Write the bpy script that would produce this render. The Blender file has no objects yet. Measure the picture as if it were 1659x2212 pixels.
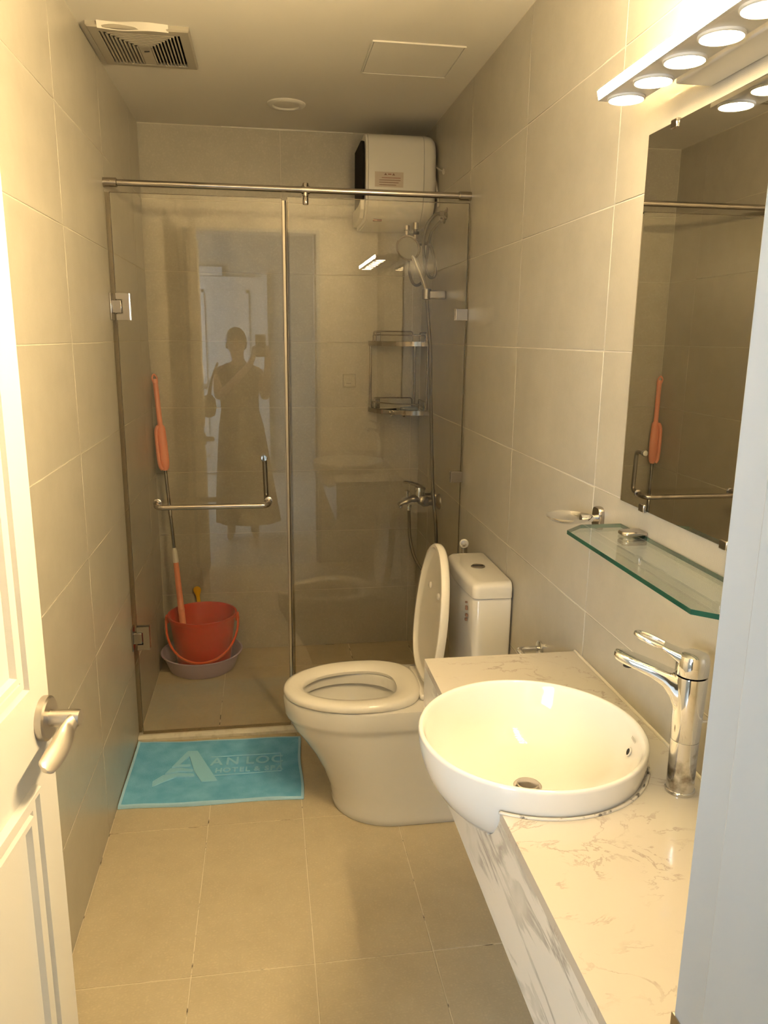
import bpy, bmesh, math, random
from mathutils import Vector, Matrix
random.seed(7)
S = bpy.context.scene
COL = S.collection

# ------------------------------------------------------------------ camera
W, H, D, G = 1.2425, 2.397, 2.678, 1.829          # room width, height, back wall, shower glass plane
YF = -0.475                                        # inner face of the door wall
cam_d = bpy.data.cameras.new('camera')
cam = bpy.data.objects.new('camera', cam_d); COL.objects.link(cam)
r_ = Vector((0.98857063, -0.15038243, 0.01064153)); u_ = Vector((0.0228203, 0.21903991, 0.975449)); f_ = Vector((0.14902131, 0.96405739, -0.21996819))
m = Matrix((r_, u_, -f_)).transposed().to_4x4(); m.translation = (0.50926, -0.98738, 1.51741)
cam.matrix_world = m
cam_d.sensor_fit = 'VERTICAL'; cam_d.sensor_height = 36.0; cam_d.lens = 1668.34 / 2212 * 36
cam_d.clip_start = 0.005
S.camera = cam
# ------------------------------------------------------------------ world, exposure, daylight
wd = bpy.data.worlds.new('world'); S.world = wd; wd.use_nodes = True
wd.node_tree.nodes['Background'].inputs[0].default_value = (0.80, 0.90, 1.0, 1)
wd.node_tree.nodes['Background'].inputs[1].default_value = 1.6
S.view_settings.view_transform = 'Standard'; S.view_settings.look = 'None'
S.view_settings.exposure = 0.04; S.view_settings.gamma = 1.0; S.view_settings.use_curve_mapping = False
S.cycles.max_bounces = 7; S.cycles.caustics_reflective = False; S.cycles.caustics_refractive = False
S.cycles.use_adaptive_sampling = True; S.cycles.adaptive_threshold = 0.20; S.cycles.adaptive_min_samples = 24
LAMP_DISC, LAMP_STRIP = 112.0, 1450.0
LAMP_COL = (1.0, 0.73, 0.37)
def area_light(name, loc, target, sx, sy, power, color):
    l = bpy.data.lights.new(name, 'AREA'); l.shape = 'RECTANGLE'; l.size = sx; l.size_y = sy; l.energy = power; l.color = color
    o = bpy.data.objects.new(name, l); COL.objects.link(o); o.location = loc
    o.rotation_euler = (Vector(target) - Vector(loc)).to_track_quat('-Z', 'Y').to_euler()
    return o
area_light('window_daylight', (-1.45, -3.0, 1.5), (1, -3.2, 1.2), 1.5, 1.3, 175, (0.72, 0.86, 1.0))

# ------------------------------------------------------------------ materials
MATS = {}
def nt(name):
    mt = bpy.data.materials.new(name); mt.use_nodes = True; t = mt.node_tree
    MATS[name] = mt
    return mt, t, t.nodes['Principled BSDF']
def P(name, col, rough=0.5, metal=0.0, coat=0.0, bump=None, var=None, spec=0.5, aniso=0.0):
    """principled; var=(scale, second colour, low, high) noise mix; bump=(scale, strength)"""
    mt, t, b = nt(name)
    b.inputs['Base Color'].default_value = (*col, 1); b.inputs['Roughness'].default_value = rough
    b.inputs['Metallic'].default_value = metal; b.inputs['Coat Weight'].default_value = coat
    b.inputs['Specular IOR Level'].default_value = spec
    tc = t.nodes.new('ShaderNodeTexCoord')
    if var:
        n = t.nodes.new('ShaderNodeTexNoise'); n.inputs['Scale'].default_value = var[0]; n.inputs['Detail'].default_value = 5
        t.links.new(tc.outputs['Object'], n.inputs['Vector'])
        rp = t.nodes.new('ShaderNodeValToRGB'); rp.color_ramp.elements[0].position = var[2]; rp.color_ramp.elements[1].position = var[3]
        rp.color_ramp.elements[0].color = (*col, 1); rp.color_ramp.elements[1].color = (*var[1], 1)
        t.links.new(n.outputs['Fac'], rp.inputs['Fac']); t.links.new(rp.outputs['Color'], b.inputs['Base Color'])
    if bump:
        n = t.nodes.new('ShaderNodeTexNoise'); n.inputs['Scale'].default_value = bump[0]; n.inputs['Detail'].default_value = 3
        t.links.new(tc.outputs['Object'], n.inputs['Vector'])
        bp = t.nodes.new('ShaderNodeBump'); bp.inputs['Strength'].default_value = bump[1]; bp.inputs['Distance'].default_value = 0.002
        t.links.new(n.outputs['Fac'], bp.inputs['Height']); t.links.new(bp.outputs['Normal'], b.inputs['Normal'])
    return mt
def tile_mat(name, c1, c2, rough, weave):
    mt, t, b = nt(name)
    tc = t.nodes.new('ShaderNodeTexCoord')
    n = t.nodes.new('ShaderNodeTexNoise'); n.inputs['Scale'].default_value = 9; n.inputs['Detail'].default_value = 5; n.inputs['Roughness'].default_value = 0.72
    t.links.new(tc.outputs['Object'], n.inputs['Vector'])
    rp = t.nodes.new('ShaderNodeValToRGB'); rp.color_ramp.elements[0].position = 0.3; rp.color_ramp.elements[1].position = 0.7
    rp.color_ramp.elements[0].color = (*c1, 1); rp.color_ramp.elements[1].color = (*c2, 1)
    t.links.new(n.outputs['Fac'], rp.inputs['Fac'])
    prev = rp.outputs['Color']
    heights = []
    for ax in ('Y', 'Z'):
        wv = t.nodes.new('ShaderNodeTexWave'); wv.bands_direction = ax; wv.inputs['Scale'].default_value = 120; wv.inputs['Distortion'].default_value = 3.0
        wv.inputs['Detail'].default_value = 0
        t.links.new(tc.outputs['Object'], wv.inputs['Vector'])
        mx = t.nodes.new('ShaderNodeMixRGB'); mx.blend_type = 'MULTIPLY'; mx.inputs['Fac'].default_value = weave
        t.links.new(prev, mx.inputs['Color1']); t.links.new(wv.outputs['Color'], mx.inputs['Color2'])
        prev = mx.outputs['Color']
    t.links.new(prev, b.inputs['Base Color'])
    b.inputs['Roughness'].default_value = rough
    bp = t.nodes.new('ShaderNodeBump'); bp.inputs['Strength'].default_value = 0.12; bp.inputs['Distance'].default_value = 0.001
    n2 = t.nodes.new('ShaderNodeTexNoise'); n2.inputs['Scale'].default_value = 160; n2.inputs['Detail'].default_value = 0
    t.links.new(tc.outputs['Object'], n2.inputs['Vector'])
    t.links.new(n2.outputs['Fac'], bp.inputs['Height']); t.links.new(bp.outputs['Normal'], b.inputs['Normal'])
    return mt
def marble_mat(name, base, vein, stretch, lo, hi, scale, rough=0.12):
    mt, t, b = nt(name)
    tc = t.nodes.new('ShaderNodeTexCoord'); mp = t.nodes.new('ShaderNodeMapping'); mp.inputs['Scale'].default_value = stretch
    mp.inputs['Rotation'].default_value = (0.06, 0.0, 0.1)
    t.links.new(tc.outputs['Object'], mp.inputs['Vector'])
    n = t.nodes.new('ShaderNodeTexNoise'); n.inputs['Scale'].default_value = scale; n.inputs['Detail'].default_value = 9; n.inputs['Roughness'].default_value = 0.6; n.inputs['Distortion'].default_value = 0.6
    t.links.new(mp.outputs['Vector'], n.inputs['Vector'])
    s = t.nodes.new('ShaderNodeMath'); s.operation = 'SUBTRACT'; s.inputs[1].default_value = 0.5
    a = t.nodes.new('ShaderNodeMath'); a.operation = 'ABSOLUTE'
    t.links.new(n.outputs['Fac'], s.inputs[0]); t.links.new(s.outputs[0], a.inputs[0])
    rp = t.nodes.new('ShaderNodeValToRGB'); rp.color_ramp.elements[0].position = lo; rp.color_ramp.elements[1].position = hi
    rp.color_ramp.elements[0].color = (0, 0, 0, 1); rp.color_ramp.elements[1].color = (1, 1, 1, 1)
    t.links.new(a.outputs[0], rp.inputs['Fac'])
    n2 = t.nodes.new('ShaderNodeTexNoise'); n2.inputs['Scale'].default_value = scale * 1.4; n2.inputs['Detail'].default_value = 4
    t.links.new(tc.outputs['Object'], n2.inputs['Vector'])
    r2 = t.nodes.new('ShaderNodeValToRGB'); r2.color_ramp.elements[0].position = 0.45; r2.color_ramp.elements[1].position = 0.62
    r2.color_ramp.elements[0].color = (1, 1, 1, 1); r2.color_ramp.elements[1].color = (0, 0, 0, 1)
    t.links.new(n2.outputs['Fac'], r2.inputs['Fac'])
    mxm = t.nodes.new('ShaderNodeMath'); mxm.operation = 'MAXIMUM'
    t.links.new(rp.outputs['Color'], mxm.inputs[0]); t.links.new(r2.outputs['Color'], mxm.inputs[1])
    mx = t.nodes.new('ShaderNodeMixRGB'); mx.inputs['Color1'].default_value = (*vein, 1); mx.inputs['Color2'].default_value = (*base, 1)
    t.links.new(mxm.outputs[0], mx.inputs['Fac']); t.links.new(mx.outputs['Color'], b.inputs['Base Color'])
    b.inputs['Roughness'].default_value = rough
    return mt
def glass_mat(name, tint, ior=1.5, rough=0.0):
    """thin pane: tinted see-through plus fresnel reflection on each face"""
    mt, t, b = nt(name); t.nodes.remove(b)
    out = t.nodes['Material Output']
    tr = t.nodes.new('ShaderNodeBsdfTransparent'); tr.inputs['Color'].default_value = (*tint, 1)
    gl = t.nodes.new('ShaderNodeBsdfGlossy'); gl.inputs['Roughness'].default_value = rough; gl.inputs['Color'].default_value = (1, 1, 1, 1)
    fr = t.nodes.new('ShaderNodeFresnel'); fr.inputs['IOR'].default_value = ior
    geo = t.nodes.new('ShaderNodeNewGeometry')
    # same fresnel when leaving the pane (thin sheet): flip the index on back faces
    mi = t.nodes.new('ShaderNodeMix'); mi.data_type = 'FLOAT'; mi.inputs[2].default_value = ior; mi.inputs[3].default_value = 1.0 / ior
    t.links.new(geo.outputs['Backfacing'], mi.inputs[0]); t.links.new(mi.outputs[0], fr.inputs['IOR'])
    mx = t.nodes.new('ShaderNodeMixShader')
    t.links.new(fr.outputs[0], mx.inputs[0]); t.links.new(tr.outputs[0], mx.inputs[1]); t.links.new(gl.outputs[0], mx.inputs[2])
    t.links.new(mx.outputs[0], out.inputs['Surface'])
    return mt
def emit_mat(name, col, strength):
    mt, t, b = nt(name)
    b.inputs['Base Color'].default_value = (0.8, 0.8, 0.8, 1)
    b.inputs['Emission Color'].default_value = (*col, 1); b.inputs['Emission Strength'].default_value = strength
    return mt
tile_mat('wall_tile', (0.455, 0.43, 0.365), (0.515, 0.485, 0.415), 0.32, 0.10)
tile_mat('floor_tile', (0.60, 0.515, 0.36), (0.68, 0.59, 0.42), 0.38, 0.12)
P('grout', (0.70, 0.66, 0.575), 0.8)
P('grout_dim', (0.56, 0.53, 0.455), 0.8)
P('vent_plastic', (0.36, 0.335, 0.28), 0.45)
P('black_plastic', (0.012, 0.010, 0.009), 0.7, spec=0.08)
P('floor_grout', (0.74, 0.67, 0.53), 0.8, var=(14, (0.10, 0.08, 0.06), 0.57, 0.63))
P('ceiling_paint', (0.74, 0.715, 0.66), 0.75, bump=(60, 0.05))
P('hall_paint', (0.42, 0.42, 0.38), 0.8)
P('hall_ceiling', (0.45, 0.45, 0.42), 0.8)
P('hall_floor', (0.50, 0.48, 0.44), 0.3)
P('white_lacquer', (0.68, 0.665, 0.63), 0.28, bump=(25, 0.03))
P('frame_paint', (0.39, 0.445, 0.53), 0.35, bump=(20, 0.05))  # white paint toned grey-blue to stand in for dim, cool light on it
P('porcelain', (0.70, 0.685, 0.65), 0.06, coat=0.3)
P('seat_plastic', (0.80, 0.77, 0.71), 0.16)
P('white_plastic', (0.72, 0.70, 0.65), 0.30)
P('grey_plastic', (0.30, 0.29, 0.25), 0.4)
P('dark_plastic', (0.018, 0.015, 0.013), 0.3)
P('black', (0.01, 0.01, 0.01), 0.6)
P('chrome', (0.78, 0.78, 0.78), 0.07, 1.0)
P('stained_chrome', (0.72, 0.72, 0.72), 0.12, 1.0, var=(30, (0.25, 0.22, 0.18), 0.5, 0.66))
P('steel', (0.46, 0.42, 0.38), 0.18, 1.0)
P('wire_steel', (0.30, 0.27, 0.235), 0.12, 1.0)
P('brushed_nickel', (0.56, 0.52, 0.47), 0.30, 1.0)
P('dark_steel', (0.32, 0.29, 0.25), 0.28, 1.0)
P('rubber_seal', (0.20, 0.17, 0.13), 0.5)
P('mirror_silver', (0.80, 0.80, 0.78), 0.01, 1.0)
P('glass_green_edge', (0.01, 0.07, 0.045), 0.08, coat=0.5)
P('glass_edge', (0.10, 0.08, 0.05), 0.15)
P('pink_plastic', (0.80, 0.28, 0.17), 0.4)
P('red_plastic', (0.55, 0.010, 0.003), 0.35)
P('orange_plastic', (0.72, 0.08, 0.015), 0.35)
P('lavender_plastic', (0.44, 0.37, 0.56), 0.4)
P('yellow_plastic', (0.85, 0.50, 0.02), 0.4)
P('mat_terry', (0.14, 0.45, 0.78), 0.95, bump=(420, 0.9), var=(16, (0.22, 0.57, 0.90), 0.35, 0.68), spec=0.1)
P('mat_hem', (0.42, 0.70, 0.95), 0.9, bump=(300, 0.6), spec=0.1)
P('mat_relief', (0.30, 0.64, 0.90), 0.9, bump=(420, 0.6), spec=0.1)
P('curb_stone', (0.62, 0.58, 0.48), 0.4, var=(30, (0.50, 0.46, 0.37), 0.5, 0.7))
P('label_paper', (0.55, 0.47, 0.40), 0.5)
P('label_ink', (0.22, 0.13, 0.09), 0.6)
P('label_red', (0.30, 0.13, 0.09), 0.6)
P('braided_hose', (0.17, 0.155, 0.13), 0.35, 0.9, bump=(900, 0.5))
P('skin', (0.50, 0.33, 0.24), 0.5)
P('dress_cloth', (0.10, 0.085, 0.055), 0.85, bump=(200, 0.3))
P('hair', (0.02, 0.016, 0.013), 0.5)
P('bag_leather', (0.035, 0.030, 0.022), 0.5)
P('wire_white', (0.55, 0.52, 0.46), 0.5)
P('soap_blue', (0.20, 0.24, 0.28), 0.4)
P('sealant', (0.55, 0.52, 0.46), 0.5, var=(60, (0.10, 0.09, 0.08), 0.56, 0.64))
P('wall_sealant', (0.62, 0.58, 0.50), 0.5)
marble_mat('marble_top', (0.47, 0.44, 0.395), (0.32, 0.285, 0.25), (1, 1.6, 1), 0.0, 0.016, 9.0)
marble_mat('marble_apron', (0.66, 0.65, 0.62), (0.34, 0.33, 0.31), (3.0, 0.75, 4.2), 0.0, 0.045, 3.2)
glass_mat('shower_glass', (0.965, 0.955, 0.925))
glass_mat('shelf_glass', (0.95, 0.985, 0.965))
glass_mat('clear_seal', (0.80, 0.76, 0.68))
emit_mat('lamp_glow', LAMP_COL, LAMP_DISC)
emit_mat('lamp_strip', LAMP_COL, LAMP_STRIP)

# ------------------------------------------------------------------ mesh helpers
class MB:
    def __init__(s): s.v = []; s.f = []; s.m = []
    def add(s, vs, fs, mi=0):
        o = len(s.v); s.v += [tuple(v) for v in vs]
        for f in fs: s.f.append([i + o for i in f]); s.m.append(mi)
        return s
    def box(s, x0, x1, y0, y1, z0, z1, mi=0):
        v = [(x, y, z) for z in (z0, z1) for y in (y0, y1) for x in (x0, x1)]
        return s.add(v, [(0, 2, 3, 1), (4, 5, 7, 6), (0, 1, 5, 4), (2, 6, 7, 3), (0, 4, 6, 2), (1, 3, 7, 5)], mi)
    def loft(s, rings, cap0=True, cap1=True, close=True, mi=0):
        n = len(rings[0]); v = [p for r in rings for p in r]; f = []
        for i in range(len(rings) - 1):
            for j in range(n if close else n - 1):
                a = i * n + j; b = i * n + (j + 1) % n
                f.append((a, b, b + n, a + n))
        if cap0: f.append(tuple(range(n - 1, -1, -1)))
        if cap1: f.append(tuple((len(rings) - 1) * n + k for k in range(n)))
        return s.add(v, f, mi)
    def tube(s, pts, r, n=12, cap=True, mi=0, flat=None):
        pts = [Vector(p) for p in pts]; rings = []
        up = None
        for i, p in enumerate(pts):
            t = (pts[min(i + 1, len(pts) - 1)] - pts[max(i - 1, 0)]).normalized()
            if up is None:
                up = Vector((0, 0, 1)) if abs(t.z) < 0.9 else Vector((0, 1, 0))
            up = (up - t * up.dot(t)).normalized(); sd = t.cross(up)
            rr = r[i] if isinstance(r, (list, tuple)) else r
            fl = flat[i] if isinstance(flat, (list, tuple)) else (flat or 1.0)
            rings.append([p + sd * (rr * math.cos(a)) + up * (rr * fl * math.sin(a)) for a in [2 * math.pi * k / n for k in range(n)]])
        return s.loft(rings, cap, cap, True, mi)
    def lathe(s, prof, c, n=32, axis='z', cap0=True, cap1=True, mi=0, sx=1.0, sy=1.0):
        rings = []
        for r, h in prof:
            ring = []
            for k in range(n):
                a = 2 * math.pi * k / n; p = (r * math.cos(a) * sx, r * math.sin(a) * sy)
                if axis == 'z': q = (c[0] + p[0], c[1] + p[1], c[2] + h)
                elif axis == 'x': q = (c[0] + h, c[1] + p[0], c[2] + p[1])
                elif axis == '-x': q = (c[0] - h, c[1] - p[0], c[2] + p[1])
                elif axis == '-y': q = (c[0] + p[0], c[1] - h, c[2] + p[1])
                else: q = (c[0] - p[0], c[1] + h, c[2] + p[1])
                ring.append(q)
            rings.append(ring)
        return s.loft(rings, cap0, cap1, True, mi)
    def prism(s, poly, axis, a, b, mi=0):
        def q(p, h):
            return {'x': (h, p[0], p[1]), 'y': (p[0], h, p[1]), 'z': (p[0], p[1], h)}[axis]
        return s.loft([[q(p, a) for p in poly], [q(p, b) for p in poly]], True, True, True, mi)
    def xf(s, mat):
        s.v = [tuple(mat @ Vector(v)) for v in s.v]; return s
    def build(s, name, mat, parent=None, smooth=38, bevel=0, seg=2, sub=0, label=None):
        me = bpy.data.meshes.new(name); me.from_pydata(s.v, [], s.f)
        mats = mat if isinstance(mat, (list, tuple)) else [mat]
        for k in mats: me.materials.append(MATS[k])
        if len(mats) > 1: me.polygons.foreach_set('material_index', s.m)
        bm = bmesh.new(); bm.from_mesh(me); bmesh.ops.remove_doubles(bm, verts=bm.verts, dist=1e-6)
        bmesh.ops.recalc_face_normals(bm, faces=bm.faces); bm.to_mesh(me); bm.free()
        if smooth:
            me.polygons.foreach_set('use_smooth', [True] * len(me.polygons)); me.set_sharp_from_angle(angle=math.radians(smooth))
        o = bpy.data.objects.new(name, me); COL.objects.link(o)
        if bevel:
            md = o.modifiers.new('bevel', 'BEVEL'); md.width = bevel; md.segments = seg; md.limit_method = 'ANGLE'; md.angle_limit = math.radians(40)
            md.harden_normals = False
        if sub:
            md = o.modifiers.new('sub', 'SUBSURF'); md.levels = sub; md.render_levels = sub
        if parent is not None: set_parent(o, parent)
        if label: o['label'] = label
        return o
BASE = {}
def world_of(o):
    mt = BASE.get(o.name, Matrix.Identity(4)); return mt
def set_parent(o, p):
    o.parent = p; o.matrix_parent_inverse = world_of(p).inverted()
def tag(o, label, cat, group=None, kind=None):
    o['label'] = label; o['category'] = cat
    if group: o['group'] = group
    if kind: o['kind'] = kind
    return o
def thing(name, loc, label, cat, group=None, kind=None):
    o = bpy.data.objects.new(name, None); COL.objects.link(o); o.location = loc; o.empty_display_size = 0.05
    BASE[o.name] = Matrix.Translation(loc)
    return tag(o, label, cat, group, kind)
def spline(pts, n=8):
    pts = [Vector(p) for p in pts]; out = []
    for i in range(len(pts) - 1):
        p0 = pts[max(i - 1, 0)]; p1 = pts[i]; p2 = pts[i + 1]; p3 = pts[min(i + 2, len(pts) - 1)]
        for k in range(n):
            t = k / n
            out.append(0.5 * ((2 * p1) + (p2 - p0) * t + (2 * p0 - 5 * p1 + 4 * p2 - p3) * t * t + (3 * p1 - p0 - 3 * p2 + p3) * t ** 3))
    out.append(pts[-1]); return out
def fillet(pts, rad, n=6):
    pts = [Vector(p) for p in pts]; out = [pts[0]]
    for i in range(1, len(pts) - 1):
        a, b, c = pts[i - 1], pts[i], pts[i + 1]
        d1 = (a - b).normalized(); d2 = (c - b).normalized(); rr = min(rad, (a - b).length * 0.49, (c - b).length * 0.49)
        p = b + d1 * rr; q = b + d2 * rr
        for k in range(n + 1):
            t = k / n; out.append(p * (1 - t) ** 2 + b * (2 * t * (1 - t)) + q * t * t)
    out.append(pts[-1]); return out
def text_mesh(name, body, size, mat, parent, matrix, extrude=0.0008, offset=0.0):
    cu = bpy.data.curves.new(name, 'FONT'); cu.body = body; cu.size = size; cu.extrude = extrude; cu.offset = offset
    cu.align_x = 'LEFT'; cu.resolution_u = 3
    o = bpy.data.objects.new(name, cu); COL.objects.link(o)
    dg = bpy.context.evaluated_depsgraph_get(); me = bpy.data.meshes.new_from_object(o.evaluated_get(dg))
    bpy.data.objects.remove(o); me.transform(matrix); me.materials.clear(); me.materials.append(MATS[mat])
    ob = bpy.data.objects.new(name, me); COL.objects.link(ob)
    if parent is not None: set_parent(ob, parent)
    return ob

# ------------------------------------------------------------------ room shell
GAP = 0.0028; PR = 0.006           # joint width and tile thickness
def cuts(a, b, ref, step):
    k = math.ceil((a - ref) / step + 1e-6); out = [a]
    while ref + k * step < b - 1e-3:
        if ref + k * step > a + 1e-3: out.append(ref + k * step)
        k += 1
    return out + [b]
def tiles(parent, us, vs, place, mat):
    for i in range(len(us) - 1):
        for j in range(len(vs) - 1):
            u0, u1, v0, v1 = us[i] + GAP / 2, us[i + 1] - GAP / 2, vs[j] + GAP / 2, vs[j + 1] - GAP / 2
            if u1 - u0 < 0.004 or v1 - v0 < 0.004: continue
            b = MB(); place(b, u0, u1, v0, v1); b.build('tile', mat, parent, bevel=0.0008, seg=1)
zc = cuts(0, H, 1.494, 0.3); yc = cuts(YF, D, 0.6415, 0.6); xc = cuts(0, W, 0.0, 0.6); xf = cuts(0, W, 0.0, 0.3)
REC = 0.0015
fl = MB().box(-0.12, W + 0.12, YF - 0.02, D + 0.12, -0.10, -REC).build('floor', 'floor_grout')
tag(fl, 'beige rectangular tiled bathroom floor with pale grout joints', 'floor', kind='structure')
tiles(fl, xf, yc, lambda b, u0, u1, v0, v1: b.box(u0, u1, v0, v1, -PR, 0), 'floor_tile')
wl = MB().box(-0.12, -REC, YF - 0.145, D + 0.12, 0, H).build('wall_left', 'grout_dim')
tag(wl, 'taupe tiled wall behind the open white door and bath mat', 'wall', kind='structure')
tiles(wl, yc, zc, lambda b, u0, u1, v0, v1: b.box(-PR, 0, u0, u1, v0, v1), 'wall_tile')
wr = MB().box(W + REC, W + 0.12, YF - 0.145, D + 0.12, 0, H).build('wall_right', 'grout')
tag(wr, 'taupe tiled wall carrying the mirror, lamp and glass shelf', 'wall', kind='structure')
tiles(wr, yc, zc, lambda b, u0, u1, v0, v1: b.box(W, W + PR, u0, u1, v0, v1), 'wall_tile')
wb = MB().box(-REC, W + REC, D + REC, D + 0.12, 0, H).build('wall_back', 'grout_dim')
tag(wb, 'taupe tiled wall at the back of the glazed shower', 'wall', kind='structure')
tiles(wb, xc, zc, lambda b, u0, u1, v0, v1: b.box(u0, u1, D, D + PR, v0, v1), 'wall_tile')
# door wall with opening x 0.03..0.872, z < 2.17
OX0, OX1, OZ = 0.03, 0.872, 2.17
YB = YF - 0.145
b = MB().box(-1.4, OX0, YB, YF, 0, 2.62).box(OX1, 2.0, YB, YF, 0, 2.62).box(OX0, OX1, YB, YF, OZ, 2.62)
wf = b.build('wall_front', 'ceiling_paint', smooth=0)
tag(wf, 'pale wall around the bathroom doorway, mirrored faintly in the shower glass', 'wall', kind='structure')
ce = MB().box(-0.12, W + 0.12, YF, D + 0.12, H, H + 0.1).build('ceiling', 'ceiling_paint')
tag(ce, 'plain off-white painted bathroom ceiling', 'ceiling', kind='structure')
# ---- room behind the camera (seen mirrored in the glass)
HY = -4.15
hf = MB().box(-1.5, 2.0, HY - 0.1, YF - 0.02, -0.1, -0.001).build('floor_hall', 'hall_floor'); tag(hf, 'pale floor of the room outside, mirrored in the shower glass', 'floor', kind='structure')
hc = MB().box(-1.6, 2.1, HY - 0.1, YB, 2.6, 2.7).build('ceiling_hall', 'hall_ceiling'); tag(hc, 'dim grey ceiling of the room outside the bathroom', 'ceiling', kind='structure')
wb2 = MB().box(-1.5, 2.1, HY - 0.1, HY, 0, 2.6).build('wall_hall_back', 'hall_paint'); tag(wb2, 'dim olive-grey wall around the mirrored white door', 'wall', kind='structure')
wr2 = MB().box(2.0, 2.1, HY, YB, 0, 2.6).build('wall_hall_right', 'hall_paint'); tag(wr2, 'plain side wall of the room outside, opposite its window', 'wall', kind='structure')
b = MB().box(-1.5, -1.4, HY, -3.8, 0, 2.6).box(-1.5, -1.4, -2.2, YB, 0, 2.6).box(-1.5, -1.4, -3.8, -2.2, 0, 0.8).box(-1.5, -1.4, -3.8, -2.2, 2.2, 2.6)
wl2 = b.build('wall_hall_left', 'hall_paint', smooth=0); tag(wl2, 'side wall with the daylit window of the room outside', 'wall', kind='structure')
b = MB()
for (y0, y1, z0, z1) in ((-3.8, -2.2, 0.8, 0.84), (-3.8, -2.2, 2.16, 2.2), (-3.8, -3.76, 0.84, 2.16), (-2.24, -2.2, 0.84, 2.16), (-3.02, -2.98, 0.84, 2.16)): b.box(-1.40, -1.36, y0, y1, z0, z1)
wn = b.build('window_1', 'white_lacquer', smooth=0); tag(wn, 'white framed window giving daylight to the room outside', 'window', kind='structure')

# ------------------------------------------------------------------ door frame (trim) and door leaf
tr = thing('trim_1', (0.45, YF - 0.07, 0), 'white painted door frame beside the marble counter', 'door frame', kind='structure')
for (x0, x1) in ((OX0, 0.05), (0.85, OX1)):
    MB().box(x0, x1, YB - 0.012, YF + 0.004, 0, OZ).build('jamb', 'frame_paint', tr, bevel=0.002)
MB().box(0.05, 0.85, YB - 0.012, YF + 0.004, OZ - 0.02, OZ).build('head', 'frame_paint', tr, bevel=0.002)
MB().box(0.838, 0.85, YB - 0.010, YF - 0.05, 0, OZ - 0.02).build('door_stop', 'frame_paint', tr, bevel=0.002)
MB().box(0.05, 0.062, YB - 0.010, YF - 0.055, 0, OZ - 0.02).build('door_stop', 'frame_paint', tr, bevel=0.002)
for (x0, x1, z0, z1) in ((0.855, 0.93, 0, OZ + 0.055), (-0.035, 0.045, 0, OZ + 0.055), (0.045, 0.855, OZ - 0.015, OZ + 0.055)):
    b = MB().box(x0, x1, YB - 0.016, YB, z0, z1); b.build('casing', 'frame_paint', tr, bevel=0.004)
sp = MB().box(0.8485, 0.8515, YF - 0.045, YF + 0.006, 0.865, 0.945).box(0.8475, 0.849, YF - 0.032, YF - 0.012, 0.885, 0.925).build('strike_plate', 'dark_steel', tr, bevel=0.001, label='dark metal strike plate')

hing = Vector((0.095, -0.526, 0)); dd = Vector((0.09730146, 0.99525496, 0)); nn = Vector((0.99525496, -0.09730146, 0))
DM = Matrix((( dd.x, nn.x, 0, hing.x), (dd.y, nn.y, 0, hing.y), (0, 0, 1, 0), (0, 0, 0, 1)))   # local (u, n, z)
dr = thing('door_1', (hing.x, hing.y, 0), 'white panelled bathroom door standing open by the tiled wall', 'door', kind='structure')
LD, TH, ZT = 0.7215, 0.038, 2.14
MB().box(0.012, LD, -TH, 0, 0.008, ZT).xf(DM).build('leaf', 'white_lacquer', dr, bevel=0.0025)
def panel(u0, u1, z0, z1):
    # stepped moulding ring: raised bead, sunk channel, raised field
    for k, (w0, w1, h) in enumerate(((0.0, 0.013, 0.011), (0.013, 0.030, 0.006), (0.030, 0.045, 0.009))):
        for fc in (0, 1):
            s0 = 1 if fc == 0 else -1
            y0 = 0 if fc == 0 else -TH
            b = MB()
            def ring(o, y): return [(u0 + o, y, z0 + o), (u1 - o, y, z0 + o), (u1 - o, y, z1 - o), (u0 + o, y, z1 - o)]
            b.loft([ring(w0, y0 - s0 * 0.001), ring(w0 + 0.003, y0 + s0 * h), ring(w1 - 0.003, y0 + s0 * h), ring(w1, y0 - s0 * 0.001)], False, False)
            b.xf(DM).build('moulding', 'white_lacquer', dr, smooth=30)
panel(0.10, 0.638, 1.010, 2.03); panel(0.10, 0.638, 0.16, 0.866)
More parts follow.
